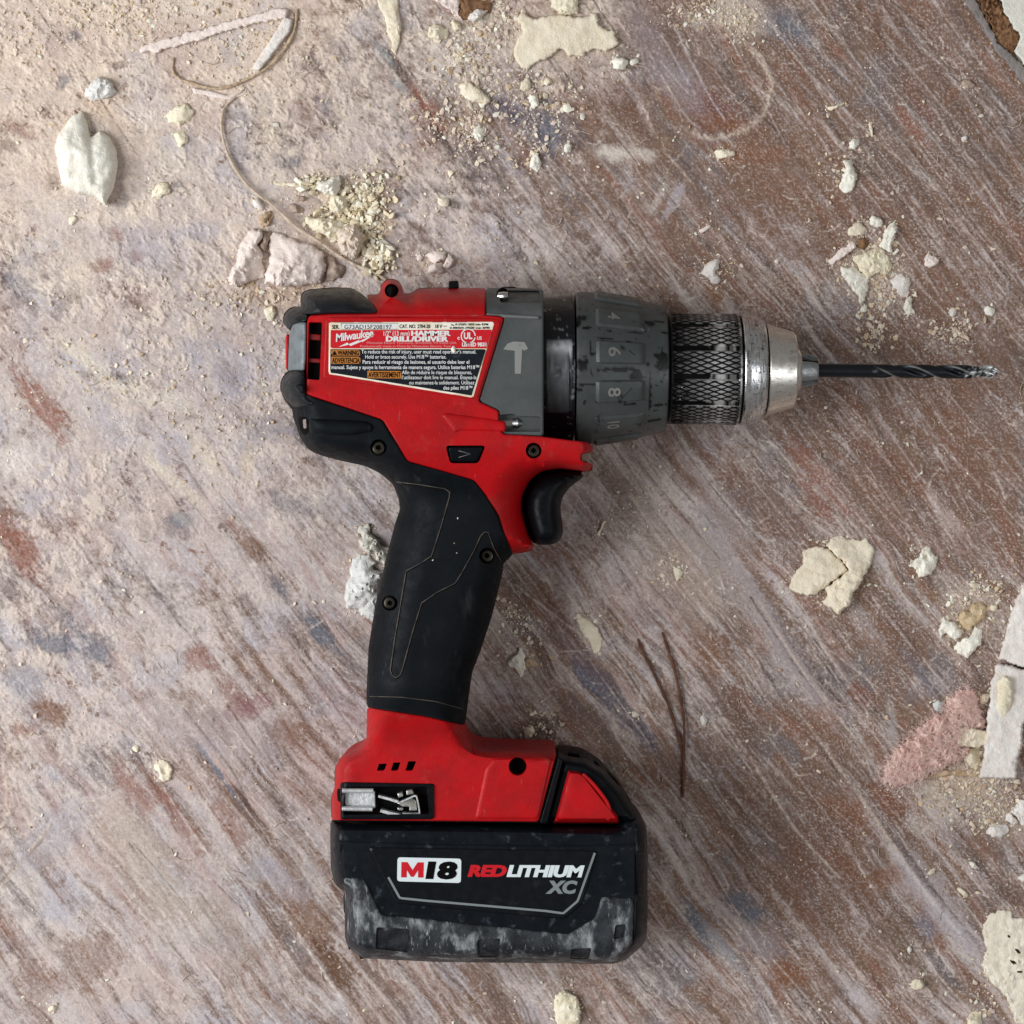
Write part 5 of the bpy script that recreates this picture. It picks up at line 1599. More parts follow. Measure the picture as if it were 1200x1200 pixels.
cord('curled_fibre', A([(610, 200), (612, 260), (680, 295), (780, 310), (900, 262), (970, 210), (1030, 120), (1045, 30)]), 1.5, D_tan, 'curled tan fibre looping under the white strips at the top left', 'fibre', h=lambda t: 3 * np.sin(t * 3.1))
cord('curled_fibre', A([(860, 312), (795, 370), (778, 440), (800, 540), (860, 640), (930, 702)]) + E([(280, 210), (400, 300), (500, 390), (600, 480), (740, 570), (850, 650), (960, 710), (1080, 760), (1170, 815)])[1:], 1.8, D_strip, 'long curved dusty fibre running down to the top of the drill', 'fibre', h=lambda t: 5 * np.sin(t * 3.1))
lump('plaster_chunk', E([(300, 478), (360, 485), (375, 540), (345, 580), (370, 640), (360, 700), (390, 740), (370, 800), (300, 815), (220, 850), (170, 850), (140, 800), (200, 700), (215, 610), (260, 520)]), 22, D_plas, 'narrow left half of the cracked plaster chunk behind the drill', 'plaster', GP, R=9, rough=.22, size=12)
lump('plaster_chunk', E([(430, 505), (500, 515), (600, 560), (700, 590), (760, 640), (775, 720), (760, 780), (740, 830), (650, 840), (560, 850), (480, 850), (375, 825), (400, 760), (420, 680), (410, 600)]), 26, D_plas, 'wide right half of the cracked plaster chunk behind the drill', 'plaster', GP, R=9, rough=.2, size=14)
lump('plaster_chunk', E([(778, 650), (830, 660), (845, 700), (900, 720), (880, 790), (800, 820), (765, 815), (782, 730)]), 12, D_dusty, 'dust-brown lump between the cracked plaster chunk and the drill', 'plaster', GP)
lump('plaster_chunk', E([(358, 500), (420, 500), (425, 540), (400, 590), (372, 635), (345, 590), (372, 545)]), 12, D_dusty, 'dust-brown wedge stuck in the crack of the plaster chunk', 'plaster', GP)
lump('foam_wedge', E([(730, 190), (860, 130), (872, 180), (840, 265), (760, 260), (710, 225)]), 16, D_foamw, 'pale wedge-shaped foam piece topping the crumbled foam pile', 'foam', GF, R=8, lift=2)
lump('foam_shred', E([(440, 178), (600, 190), (735, 203), (735, 228), (600, 214), (450, 205)]), 6, D_foamy, 'thin yellowish shred pointing left from the wedge-shaped foam piece', 'foam', GF, R=3)
lump('foam_shred', E([(610, 170), (740, 145), (800, 138), (800, 152), (700, 178), (620, 185)]), 6, D_foamy, 'thin shred lying above the pointing foam shred by the wedge', 'foam', GF, R=3)
lump('foam_lump', E([(800, 280), (850, 260), (910, 290), (915, 350), (870, 392), (800, 372)]), 16, D_foamy, 'rounded yellow foam lump under the wedge-shaped foam piece', 'foam', GF)
lump('foam_lump', E([(620, 400), (700, 400), (780, 410), (900, 430), (960, 460), (900, 520), (850, 562), (760, 522), (690, 490), (650, 442)]), 17, D_foamy, 'long yellow foam lump beside the curved fibre', 'foam', GF, rough=.4)
lump('foam_lump', E([(850, 480), (960, 450), (1010, 520), (1010, 590), (960, 680), (880, 640), (845, 580)]), 24, debris_mat('off_white_ball', lin(222, 208, 194), lin(204, 186, 166), 12), 'off-white round lump nearest the drill in the foam pile', 'foam', GF, R=16)
lump('plaster_pebble', E([(520, 330), (560, 315), (635, 345), (622, 385), (550, 372)]), 9, D_dusty, 'dusty oval pebble left of the foam pile, lower of two', 'plaster', GP)
lump('plaster_pebble', E([(575, 270), (640, 268), (645, 300), (590, 310)]), 7, D_dusty, 'small dusty oval pebble left of the foam pile, upper of two', 'plaster', GP)
lump('plaster_pebble', E([(300, 290), (340, 280), (388, 350), (370, 370), (310, 340)]), 8, D_plasw, 'white pebble touching the left side of the long curved fibre', 'plaster', GP)
lump('wood_shaving', E([(340, 412), (380, 375), (432, 358), (442, 395), (410, 462), (360, 477)]), 10, D_tan, 'curled tan wood shaving above the cracked plaster chunk', 'shaving', None, ridge=(E([(390, 440)])[0], E([(440, 375)])[0], 6, 1.4))
# upper middle
lump('foam_sheet', Bc([(605, 200), (610, 150), (640, 110), (615, 60), (640, 45), (680, 70), (740, 50), (800, 55), (860, 60), (900, 45), (905, 90), (960, 110), (975, 160), (930, 180), (880, 170), (850, 200), (800, 195), (770, 170), (740, 200), (700, 215), (650, 245), (620, 225)]), 9, D_flake, 'broad flat cream foam sheet with ragged edges at the top middle', 'foam', GF, R=6, rough=.2, size=26, facets=3, slope=.3)
lump('foam_lump', Bc([(735, -20), (830, -20), (835, 50), (790, 56), (740, 32)]), 12, D_foamy, 'knobbly cream lump at the top edge above the broad foam sheet', 'foam', GF)
lump('plaster_flake', Bc([(315, -8), (418, -8), (415, 50), (430, 75), (370, 30)]), 10, D_plas, 'white pointed flake at the top edge beside the brown card scrap', 'plaster', GP, R=4)
lump('card_scrap', Bc([(420, -10), (540, -10), (520, 50), (470, 40), (430, 76), (412, 50)]), 8, D_brown, 'brown card scrap at the top edge of the floor', 'card', None, R=3)
lump('plaster_flake', Bc([(440, 70), (468, 32), (520, 35), (470, 76)]), 11, D_plasw, 'small white flake lying on the brown card scrap', 'plaster', GP, R=4, lift=4)
lump('foam_strip', Bc([(120, -8), (200, -8), (210, 130), (190, 200), (165, 120), (150, 60)]), 9, D_flake, 'pointed cream foam strip hanging down from the top edge', 'foam', GF, R=5)
lump('foam_lump', Bc([(305, 90), (340, 85), (378, 105), (370, 140), (330, 140), (303, 130)]), 13, D_foamy, 'square cream lump right of the pointed foam strip', 'foam', GF, R=7)
lump('foam_crumb', Bc([(382, 72), (418, 80), (425, 105), (395, 115)]), 9, D_foamy, 'small cream crumb under the white pointed flake', 'foam', GF)
lump('foam_lump', Bc([(410, 300), (440, 280), (480, 310), (520, 340), (528, 365), (470, 365), (420, 335)]), 9, D_flake, 'ragged cream foam lump in the middle of the scattered crumbs', 'foam', GF)
lump('foam_crumb', Bc([(465, 455), (490, 435), (507, 470), (488, 500), (460, 480)]), 9, D_foamw, 'white crumb below the ragged cream lump, beside the dark groove', 'foam', GF)
lump('foam_crumb', Bc([(650, 340), (680, 325), (705, 365), (670, 385)]), 9, D_foamw, 'white four-cornered crumb under the broad foam sheet', 'foam', GF)
lump('foam_crumb', Bc([(665, 560), (688, 530), (705, 580), (690, 605), (660, 590)]), 8, D_foamw, 'drop-shaped white crumb lowest of those under the broad foam sheet', 'foam', GF)
lump('foam_crumb', Bc([(630, 290), (655, 265), (668, 300), (655, 322), (630, 318)]), 7, D_flake, 'cream crumb just under the left corner of the broad foam sheet', 'foam', GF)
lump('foam_crumb', Bc([(700, 290), (725, 268), (745, 285), (720, 305)]), 6, D_flake, 'flat cream crumb just under the middle of the broad foam sheet', 'foam', GF)
lump('foam_crumb', Bc([(780, 506), (805, 498), (812, 535), (786, 537)]), 8, D_foamw, 'round white crumb alone on the brown floor, left of the white smear', 'foam', GF)
lump('foam_pellet', Bc([(946, 212), (990, 198), (1010, 214), (1004, 240), (960, 245)]), 8, D_foamw, 'long white pellet right under the tip of the broad foam sheet', 'foam', GF)
lump('foam_pellet', Bc([(1011, 210), (1045, 200), (1047, 222), (1016, 232)]), 7, D_foamw, 'short white pellet touching the long white pellet', 'foam', GF)
pk = empty('plaster_chip', tuple(W(514, 307, 0)), label='pink cracked plaster chip just above the red drill body', cat='plaster', group=GP)
for pts in ([(290, 895), (350, 878), (372, 886), (362, 918), (310, 925)], [(374, 887), (396, 905), (392, 932), (372, 946), (354, 938), (364, 918)], [(308, 928), (360, 921), (352, 938), (368, 948), (350, 962), (305, 960)]):
    lump('broken_piece', Bc(pts), 11, D_plas, None, None, None, pk, R=4, rough=.12)
lump('foam_crumb', Bc([(335, 690), (380, 700), (370, 730), (342, 726)]), 6, D_flake, 'small cream crumb above the pink cracked chip', 'foam', GF)
lump('plaster_pebble', Bc([(260, 905), (280, 890), (292, 905), (275, 922)]), 5, D_plas, 'tiny plaster pebble at the left of the pink cracked chip', 'plaster', GP)
# upper right
lump('foam_crumb', Cc([(655, 765), (675, 755), (702, 775), (698, 800), (660, 796)]), 8, D_foamw, 'white crumb at the top of the scattered foam above the drill bit', 'foam', GF)
lump('foam_shard', Cc([(690, 870), (705, 830), (720, 790), (750, 770), (756, 810), (735, 865), (740, 890), (712, 880)]), 10, D_foamw, 'upright white foam shard in the scattered foam above the drill bit', 'foam', GF, R=6)
lump('plaster_stick', Cc([(512, 918), (560, 870), (600, 848), (608, 868), (550, 920), (520, 932)]), 7, D_plas, 'pinkish stick-like splinter at the left of the scattered foam', 'plaster', GP, R=5)
lump('foam_crumb', Cc([(580, 830), (582, 800), (620, 780), (645, 795), (640, 825), (605, 835)]), 7, D_flake, 'cream flat crumb above the pinkish splinter', 'foam', GF)
lump('foam_lump', Cc([(600, 905), (650, 880), (700, 870), (740, 930), (722, 968), (680, 960), (650, 985), (620, 950)]), 9, D_foamy, 'yellowish crumbly lump in the centre of the scattered foam above the bit', 'foam', GF, rough=.5, size=5)
lump('wood_crumb', Cc([(612, 850), (640, 832), (655, 855), (640, 880), (612, 872)]), 6, D_brown, 'brown crumb among the scattered foam above the bit', 'wood')
lump('foam_shard', Cc([(556, 935), (600, 940), (655, 980), (650, 1030), (628, 1070), (590, 1012), (560, 970)]), 10, D_foamw, 'white leaf-shaped shard at the lower left of the scattered foam', 'foam', GF)
lump('plaster_chip', Cc([(725, 985), (760, 960), (800, 975), (795, 1040), (768, 1048), (748, 1018)]), 9, D_plasw, 'pinkish white chip at the lower right of the scattered foam', 'plaster', GP, R=5)
lump('foam_crumb', Cc([(782, 1050), (806, 1038), (806, 1100), (785, 1110), (774, 1082)]), 8, D_foamw, 'upright white crumb right under the pinkish white chip', 'foam', GF)
lump('foam_crumb', Cc([(622, 1080), (648, 1068), (650, 1095), (625, 1100)]), 5, D_foamw, 'square white crumb at the tip of the leaf-shaped shard', 'foam', GF)
lump('plaster_chip', Cc([(850, 910), (862, 884), (882, 902), (908, 914), (882, 940), (853, 936)]), 8, D_plas, 'folded triangular plaster chip alone right of the scattered foam', 'plaster', GP, R=4)
lump('foam_shard', Cc([(548, 662), (572, 600), (566, 562), (596, 560), (600, 592), (617, 620), (605, 662), (572, 678)]), 11, D_foamw, 'white hooked foam shard right above the chuck nose', 'foam', GF)
lump('foam_crumb', Cc([(584, 502), (600, 486), (624, 486), (612, 522), (588, 528)]), 8, D_foamw, 'white crumb directly above the hooked foam shard', 'foam', GF)
lump('wood_sliver', Cc([(508, 384), (512, 376), (564, 360), (568, 368), (520, 390)]), 5, D_flake, 'pale straight sliver lying across the brown boards, upper right', 'wood', None, R=2)
lump('wood_sliver', Cc([(653, 430), (662, 428), (672, 480), (662, 482)]), 5, D_flake, 'pale sliver pointing down beside the hooked foam shard', 'wood', None, R=2)
lump('foam_crumb', Cc([(974, 482), (1000, 474), (998, 498), (982, 498)]), 6, D_plasw, 'white crumb at the far right below the grey board edge', 'foam', GF)
lump('foam_crumb', Cc([(1056, 1082), (1078, 1074), (1102, 1090), (1096, 1108), (1066, 1112)]), 7, D_foamw, 'white crumb above the tip of the drill bit, right of two', 'foam', GF)
lump('foam_crumb', Cc([(935, 1092), (950, 1078), (965, 1088), (960, 1112), (940, 1114)]), 7, D_plasw, 'white round crumb above the tip of the drill bit, left of two', 'foam', GF)
lump('plaster_chip', Cc([(52, 812), (92, 788), (104, 798), (66, 822)]), 5, D_plas, 'pinkish oblong chip above the clutch of the drill', 'plaster', GP, R=3)
lump('plaster_chip', Cc([(60, 962), (85, 920), (126, 908), (130, 942), (110, 960), (138, 985), (112, 1002), (84, 975)]), 8, D_plasw, 'white broken chip right above the knurled chuck', 'plaster', GP)
lump('foam_crumb', Cc([(108, 534), (140, 522), (184, 528), (186, 545), (130, 562)]), 6, D_flake, 'dusty cream flake below the crescent scrape mark', 'foam', GF)
lump('plaster_chip', Cc([(980, 290), (1000, 276), (1030, 300), (1020, 318), (990, 310)]), 5, D_dusty, 'dusty chip under the grey board edge', 'plaster', GP)
bd = empty('wallboard_scrap', tuple(W(1185, 40, 0)), label='corner of a white wallboard scrap with a torn brown edge, top right', cat='board')
lump('paper_face', Cc([(1095, -60), (1320, -60), (1320, 300), (1215, 245), (1182, 205), (1166, 180), (1186, 130), (1130, 42)]), 22, debris_mat('white_board_face', lin(226, 224, 214), lin(216, 212, 200), 30, (3, .2)), None, None, None, bd, R=3, rough=.03, facets=0)
lump('torn_edge', Cc([(1010, -40), (1100, -40), (1140, 50), (1188, 135), (1166, 182), (1172, 205), (1110, 150), (1050, 30)]), 13, D_brown, None, None, None, bd, R=4, rough=.6, size=3)
lump('floor_trim', Cc([(960, -40), (1010, -40), (1052, 32), (1112, 152), (1172, 206), (1260, 270), (1260, 340), (1180, 272), (1105, 185), (1040, 75)]), 7, D_grey, 'grey dusty edging strip beside the white wallboard scrap', 'trim', None, R=3, rough=.1, facets=0)
# right
fl = empty('foam_flake', tuple(W(975, 672, 0)), label='large cream foam flake with a folded lobe, right of the handle', cat='foam', group=GF)
lump('flake_body', Dc([(375, 572), (385, 525), (420, 480), (425, 435), (450, 420), (500, 420), (560, 470), (580, 505), (545, 530), (500, 565), (460, 595), (420, 590)]), 11, D_flake, None, None, None, fl, R=5, rough=.22, size=12)
lump('folded_lobe', Dc([(500, 418), (530, 385), (555, 378), (590, 400), (645, 393), (677, 430), (660, 490), (620, 560), (600, 590), (596, 620), (550, 660), (500, 630), (480, 612), (512, 598), (500, 568), (545, 532), (582, 506), (560, 468)]), 16, D_flake, None, None, None, fl, R=7, rough=.22, size=12, tilt=(.05, .05))
lump('foam_ring', Dc([(795, 492), (830, 455), (850, 418), (872, 420), (875, 445), (896, 455), (890, 500), (870, 525), (825, 527), (815, 500)]), 10, D_foamw, 'small white foam piece with a pit, right of the large cream flake', 'foam', GF, ridge=(Dc([(855, 455)])[0], Dc([(856, 462)])[0], 8, 2))
lump('foam_crumb', Dc([(798, 425), (810, 420), (812, 440), (800, 440)]), 5, D_foamw, 'tiny white crumb left of the pitted foam piece', 'foam', GF)
lump('foam_shred', K([(365, 400), (360, 350), (385, 270), (405, 300), (440, 310), (472, 350), (470, 392), (420, 392), (390, 360)]), 9, D_foamw, 'white ragged shred at the left of the foam cluster above the pink wool', 'foam', GF, rough=.4)
lump('foam_shred', K([(452, 290), (488, 238), (520, 262), (525, 210), (580, 203), (607, 235), (590, 290), (552, 312), (530, 350), (490, 342), (460, 312)]), 10, debris_mat('tan_foam', lin(208, 188, 156), lin(186, 158, 124), 12), 'tan ragged shred at the top of the foam cluster above the pink wool', 'foam', GF, rough=.4)
lump('foam_shred', K([(428, 440), (480, 395), (530, 372), (545, 320), (587, 350), (580, 410), (550, 450), (502, 502), (470, 475)]), 11, D_foamw, 'white foam piece at the bottom of the cluster above the pink wool', 'foam', GF, rough=.3)
lump('foam_crumb', K([(412, 170), (428, 165), (444, 205), (420, 222)]), 5, D_foamw, 'pointed white crumb at the upper left of the foam cluster', 'foam', GF)
lump('foam_crumb', K([(620, 220), (660, 216), (662, 250), (625, 252)]), 6, D_flake, 'square cream crumb at the upper right of the foam cluster', 'foam', GF)
lump('foam_crumb', K([(484, 185), (498, 165), (512, 190), (496, 202)]), 5, D_foamw, 'small white crumb at the top of the foam cluster', 'foam', GF)
lump('foam_shred', K([(500, 105), (540, 98), (585, 108), (560, 122), (545, 135), (520, 122)]), 5, D_flake, 'thin branching crumb below the pitted foam piece', 'foam', GF)
lump('plaster_block', K([(765, 170), (795, 100), (960, 60), (960, 570), (800, 545), (670, 500), (690, 420), (715, 330), (720, 290)]), 30, D_plasw, 'upper thick white plaster block at the right edge, with a hairline crack', 'plaster', GP, R=4, rough=.06, size=30, ridge=(K([(715, 345)])[0], K([(900, 385)])[0], 1.6, .5), facets=2, slope=.15)
lump('plaster_block', K([(655, 528), (670, 517), (800, 552), (960, 580), (960, 700), (798, 830), (790, 960), (770, 1020), (760, 1125), (690, 1125), (570, 1115), (590, 1010), (600, 920), (610, 780), (635, 600)]), 28, D_plasw, 'lower white plaster block at the right edge, touching the pink wool', 'plaster', GP, R=4, rough=.06, size=30, ridge=(K([(640, 970)])[0], K([(775, 1050)])[0], 1.8, .5), facets=2, slope=.15)
lump('foam_blob', K([(668, 610), (700, 590), (735, 610), (740, 680), (735, 760), (690, 800), (655, 760), (660, 680)]), 6, D_foamy, 'yellowish foam blob stuck on the lower plaster block', 'foam', GF, lift=27, R=5)
wool = lump('insulation_wool', K([(60, 1130), (85, 1040), (150, 960), (250, 870), (330, 800), (400, 765), (400, 710), (450, 680), (510, 640), (545, 670), (570, 720), (590, 780), (595, 850), (530, 870), (470, 880), (450, 940), (505, 960), (490, 1010), (400, 1060), (300, 1090), (230, 1150), (110, 1155)]), 20, D_pinkw, 'tuft of pink insulation wool beside the white plaster blocks', 'insulation', None, R=20, rough=.75, size=11, edge=4, facets=3, slope=.3)
# loose hair of the wool
wp = np.array(K([(60, 1130), (85, 1040), (150, 960), (250, 870), (330, 800), (400, 765), (400, 710), (510, 640), (590, 780), (595, 850), (505, 960), (490, 1010), (400, 1060), (300, 1090), (230, 1150), (110, 1155)]))
parts = []
while len(parts) < 1100:
    q = rng.uniform(wp.min(0) - 4, wp.max(0) + 4)
    d = sdf(q[None], wp)[0]
    if d < -3:
        continue
    an = math.radians(-38) + rng.normal(0, 1.0); L_ = rng.uniform(8, 24)
    b = rng.normal(0, 0.9)
    t = np.linspace(0, 1, 5)
    x = q[0] + L_ * (t - .5) * np.cos(an + b * t); y = q[1] + L_ * (t - .5) * np.sin(an + b * t)
    z = 1 + 20 * dome(np.maximum(np.array(d), 0), 22) * rng.uniform(.85, 1.15) + 2.0 * np.sin(t * 3.1)
    parts.append(tube(np.column_stack([x, y, np.broadcast_to(z, 5)]), 0.2, 3))
V, F = join(parts)
mk('wool_fibres', V, F, debris_mat('pale_pink_fibre', lin(236, 216, 206), lin(228, 188, 182), 10), wool, smooth=False, kind='stuff')
lump('foam_lump', K([(325, 730), (350, 710), (390, 720), (392, 765), (352, 777), (328, 757)]), 11, debris_mat('bluish_white', lin(214, 216, 214), lin(196, 196, 194), 10), 'white round lump at the upper left of the pink wool', 'foam', GF)
lump('foam_shred', K([(375, 842), (460, 848), (520, 862), (600, 872), (650, 900), (640, 942), (540, 962), (450, 945), (455, 890), (400, 862)]), 9, D_flake, 'cream crumbly shred lying across the pink wool', 'foam', GF, lift=13, rough=.5, size=5, R=5)
lump('foam_crumb', K([(480, 1010), (515, 965), (560, 955), (578, 1040), (550, 1082), (505, 1045)]), 12, D_foamy, 'yellowish crumb wedged between the pink wool and the plaster block', 'foam', GF, rough=.5, size=5)
lump('wood_splinter', K([(230, 1112), (400, 1075), (560, 1088), (562, 1112), (400, 1108), (300, 1130)]), 8, D_tan, 'flat tan splinter along the lower edge of the pink wool', 'wood', None, R=3)
lump('plaster_crumb', K([(565, 700), (600, 672), (628, 690), (610, 730), (580, 745)]), 10, D_flake, 'tan crumb between the tip of the pink wool and the plaster block', 'plaster', GP)
lump('plaster_flake', Q([(510, 250), (530, 203), (572, 252), (560, 266)]), 8, D_plasw, 'small triangular white flake below the plaster blocks', 'plaster', GP, R=3)
lump('plaster_flake', Q([(538, 200), (580, 150), (660, 140), (660, 290), (588, 276), (570, 232)]), 10, D_plasw, 'white flake at the right edge beside the triangular flake', 'plaster', GP, R=3)
lump('plaster_flake', Q([(420, 300), (480, 254), (532, 270), (526, 308), (482, 332), (440, 322)]), 9, D_plasw, 'white lobed flake left of the triangular flake', 'plaster', GP, R=3)
lump('foam_flake', Q([(284, 555), (320, 570), (342, 600), (332, 613), (296, 582)]), 6, D_flake, 'thin cream flake above the foam sheet at the lower right edge', 'foam', GF)
lump('foam_crumb', Q([(340, 440), (372, 436), (388, 474), (355, 472)]), 6, D_foamw, 'white crumb below the lobed plaster flake', 'foam', GF)
lump('foam_crumb', Q([(143, 492), (165, 470), (188, 464), (186, 496), (160, 504)]), 6, D_flake, 'cream crumb on the bluish smear at the lower right', 'foam', GF)
lump('plaster_chip', Q([(54, 1010), (95, 988), (131, 1008), (131, 1026), (95, 1043), (74, 1036)]), 7, D_flake, 'diamond-shaped cream chip at the lower right', 'plaster', GP, R=3)
lump('plaster_chip', Q([(48, 850), (65, 830), (80, 855), (60, 873)]), 6, D_plasw, 'white chip straight above the diamond-shaped chip', 'plaster', GP, R=3)
lump('foam_lump', Q([(558, 520), (600, 490), (660, 500), (640, 552)]), 9, D_plasw, 'white lump at the right edge above the ragged foam sheet', 'foam', GF)
lump('foam_sheet', Q([(408, 740), (440, 690), (500, 658), (540, 680), (560, 702), (700, 680), (700, 1260), (560, 1192), (520, 1080), (470, 1020), (410, 960), (400, 910), (430, 860), (410, 800)]), 9, debris_mat('dirty_foam_sheet', lin(234, 226, 210), lin(218, 206, 186), 16), 'large ragged foam sheet at the lower right corner', 'foam', GF, R=5, rough=.35, size=10, edge=2, hole=[fillet(Q(p), .8) for p in ([(555, 845), (575, 850), (590, 872), (570, 870)], [(530, 900), (555, 903), (572, 922), (550, 922)], [(565, 950), (600, 952), (598, 962), (570, 962)], [(520, 782), (536, 785), (540, 798), (526, 796)])], facets=3, slope=.3)
lump('foam_lump', Q([(330, 1172), (360, 1140), (402, 1140), (396, 1240), (330, 1240)]), 10, D_foamy, 'cream lump at the bottom edge left of the ragged foam sheet', 'foam', GF)
lump('foam_lump', [(650, 1166), (664, 1159), (676, 1168), (681, 1186), (676, 1210), (655, 1206), (648, 1184)], 10, D_foamy, 'cream lump at the bottom edge below the battery', 'foam', GF)
# middle
lump('foam_flake', Hc([(519, 500), (556, 520), (602, 555), (619, 600), (612, 646), (590, 650), (570, 602), (535, 562)]), 8, D_flake, 'long cream flake right of the handle', 'foam', GF, R=4)
lump('foam_flake', Hc([(280, 682), (300, 655), (322, 650), (326, 620), (346, 652), (346, 702), (330, 736), (305, 702), (284, 697)]), 8, D_foamw, 'white star-shaped flake close to the right side of the handle', 'foam', GF, R=4)
lump('foam_crumb', Hc([(345, 662), (375, 668), (400, 690), (370, 698), (345, 690)]), 5, D_tan, 'tan crumb touching the star-shaped flake', 'foam', GF)
lump('foam_crumb', Hc([(865, 338), (890, 345), (908, 366), (880, 396), (868, 370)]), 6, D_foamy, 'yellowish crumb below the chuck, right of the trigger', 'foam', GF)
lump('foam_crumb', Hc([(338, 905), (372, 898), (380, 925), (366, 947), (342, 944)]), 7, D_flake, 'cream crumb above the red handle base', 'foam', GF)
lump('foam_crumb', Hc([(718, 850), (742, 850), (748, 868), (722, 874)]), 6, D_foamw, 'white crumb left of the two brown needles', 'foam', GF)
lump('foam_crumb', Hc([(960, 872), (975, 860), (990, 885), (975, 905), (962, 895)]), 6, D_plasw, 'white crumb right of the two brown needles', 'foam', GF)
lump('wood_sliver', Hc([(598, 232), (620, 180), (630, 182), (606, 236)]), 4, D_flake, 'pale sliver below the trigger', 'wood', None, R=2)
cord('pine_needle', Hc([(742, 595), (768, 660), (795, 710), (850, 830), (882, 930), (900, 1010), (906, 1095)]), 1.7, D_needle, 'brown dry needle, the left one of the crossing pair', 'needle', 'dry needles right of the battery', h=lambda t: 1.5 * np.sin(t * 3.1))
cord('pine_needle', Hc([(828, 572), (848, 630), (866, 682), (890, 790), (905, 900), (904, 1010), (902, 1080), (900, 1155)]), 1.7, D_needle, 'brown dry needle, the right one of the crossing pair', 'needle', 'dry needles right of the battery', h=lambda t: 3 * np.sin(t * 3.1))
lump('foam_lump', Z([(218, 320), (250, 260), (300, 243), (337, 275), (322, 340), (370, 350), (392, 410), (440, 450), (520, 460), (500, 600), (440, 602), (380, 570), (360, 512), (300, 512), (250, 462), (228, 402), (260, 370)]), 20, debris_mat('grey_white_foam', lin(212, 208, 198), lin(192, 186, 174), 12), 'upper knobbly grey-white foam lump behind the black grip', 'foam', GF, R=12, rough=.35)
lump('foam_lump', Z([(238, 522), (330, 535), (378, 600), (335, 655), (450, 665), (430, 900), (380, 1120), (335, 1110), (250, 1060), (212, 1000), (120, 1000), (103, 850), (150, 700), (145, 640), (180, 560)]), 26, debris_mat('cool_white_foam', lin(218, 217, 214), lin(200, 198, 194), 16), 'lower broad white foam lump behind the black grip', 'foam', GF, R=18, rough=.3, size=14)
# lower left
lump('foam_ring', BL([(538, 292), (560, 272), (585, 270), (606, 300), (602, 340), (575, 348), (553, 340), (560, 318), (548, 310)]), 6, D_flake, 'small curled tan ring left of the battery', 'foam', GF, ridge=(BL([(575, 308)])[0], BL([(578, 315)])[0], 4, 2.5))
lump('foam_crumb', BL([(464, 226), (480, 216), (492, 225), (488, 246), (470, 244)]), 5, D_flake, 'tiny cream crumb upper left of the curled ring', 'foam', GF)
lump('foam_crumb', BL([(168, 1146), (185, 1132), (203, 1138), (196, 1156), (172, 1158)]), 5, D_flake, 'small cream crumb at the lower left corner', 'foam', GF)
lump('foam_crumb', [(528.3, 408), (532, 403.5), (534.5, 408), (534, 414), (529, 413)], 3, D_foamw, 'white foam crumb stuck on the rating label of the drill', 'foam', GF, lift=ZM + 99, R=2, edge=.3)

# ---- crumbs too many to count
ICO = None


def ico():
    p = (1 + 5 ** .5) / 2
    v = np.array([(-1, p, 0), (1, p, 0), (-1, -p, 0), (1, -p, 0), (0, -1, p), (0, 1, p), (0, -1, -p), (0, 1, -p), (p, 0, -1), (p, 0, 1), (-p, 0, -1), (-p, 0, 1)], float)
    v /= np.linalg.norm(v[0])
    f = np.array([(0, 11, 5), (0, 5, 1), (0, 1, 7), (0, 7, 10), (0, 10, 11), (1, 5, 9), (5, 11, 4), (11, 10, 2), (10, 7, 6), (7, 1, 8), (3, 9, 4), (3, 4, 2), (3, 2, 6), (3, 6, 8), (3, 8, 9), (4, 9, 5), (2, 4, 11), (6, 2, 10), (8, 6, 7), (9, 8, 1)])
    return v, f


IV, IF = ico()
SILX = np.array(B_SIL)


def crumbs(name, xy, size, cols, label, kind='stuff', flat=0.6, lift=0.0, cat='crumbs'):
    n = len(xy)
    size = np.asarray(size)
    k = IV[None] * (1 + rng.normal(0, 0.28, (n, 12, 1)))
    st = np.stack([rng.uniform(.7, 1.5, n), rng.uniform(.6, 1.1, n), rng.uniform(.4, .9, n) * flat / .6], -1)
    k = k * st[:, None]
    a = rng.uniform(0, 2 * np.pi, n)
    ca, sa = np.cos(a)[:, None], np.sin(a)[:, None]
    x = (k[..., 0] * ca - k[..., 1] * sa) * size[:, None]
    y = (k[..., 0] * sa + k[..., 1] * ca) * size[:, None]
    z = k[..., 2] * size[:, None] + (size * 0.35 * st[:, 2] + floor_z(xy[:, 0], xy[:, 1]))[:, None] + (lift if np.isscalar(lift) else np.asarray(lift)[:, None])
    V = W(xy[:, :1] + x, xy[:, 1:] + y, z).reshape(-1, 3)
    F = (IF[None] + (np.arange(n) * 12)[:, None, None]).reshape(-1, 3)
    C = np.repeat(cols, 12, 0)
    o = mk(name, V, F, D_mix, None, smooth=True, sharp=40, attrs={'Col': C}, label=label, cat=cat, kind=kind)
    return o


PAL = np.array([lin(222, 208, 186), lin(214, 196, 180), lin(206, 182, 152), lin(226, 220, 204), lin(198, 180, 172), lin(182, 160, 136)])


def pal(n, w=(.26, .24, .14, .2, .12, .04)):
    return PAL[rng.choice(len(PAL), n, p=w)] * rng.uniform(.85, 1.08, (n, 1))


def blob_cluster(spec, smin, smax):
    xs_, ss = [], []
    for cx, cy, sx, sy, ang, n in spec:
        n = int(n * 1.9)
        g = rng.normal(0, 1, (n, 2)) * [sx, sy]
        c, s = math.cos(math.radians(ang)), math.sin(math.radians(ang))
        xs_.append(np.column_stack([cx + g[:, 0] * c - g[:, 1] * s, cy + g[:, 0] * s + g[:, 1] * c]))
        ss.append(smin * (smax / smin) ** (rng.uniform(0, 1, n) ** 2.9))
    return np.vstack(xs_), np.concatenate(ss)


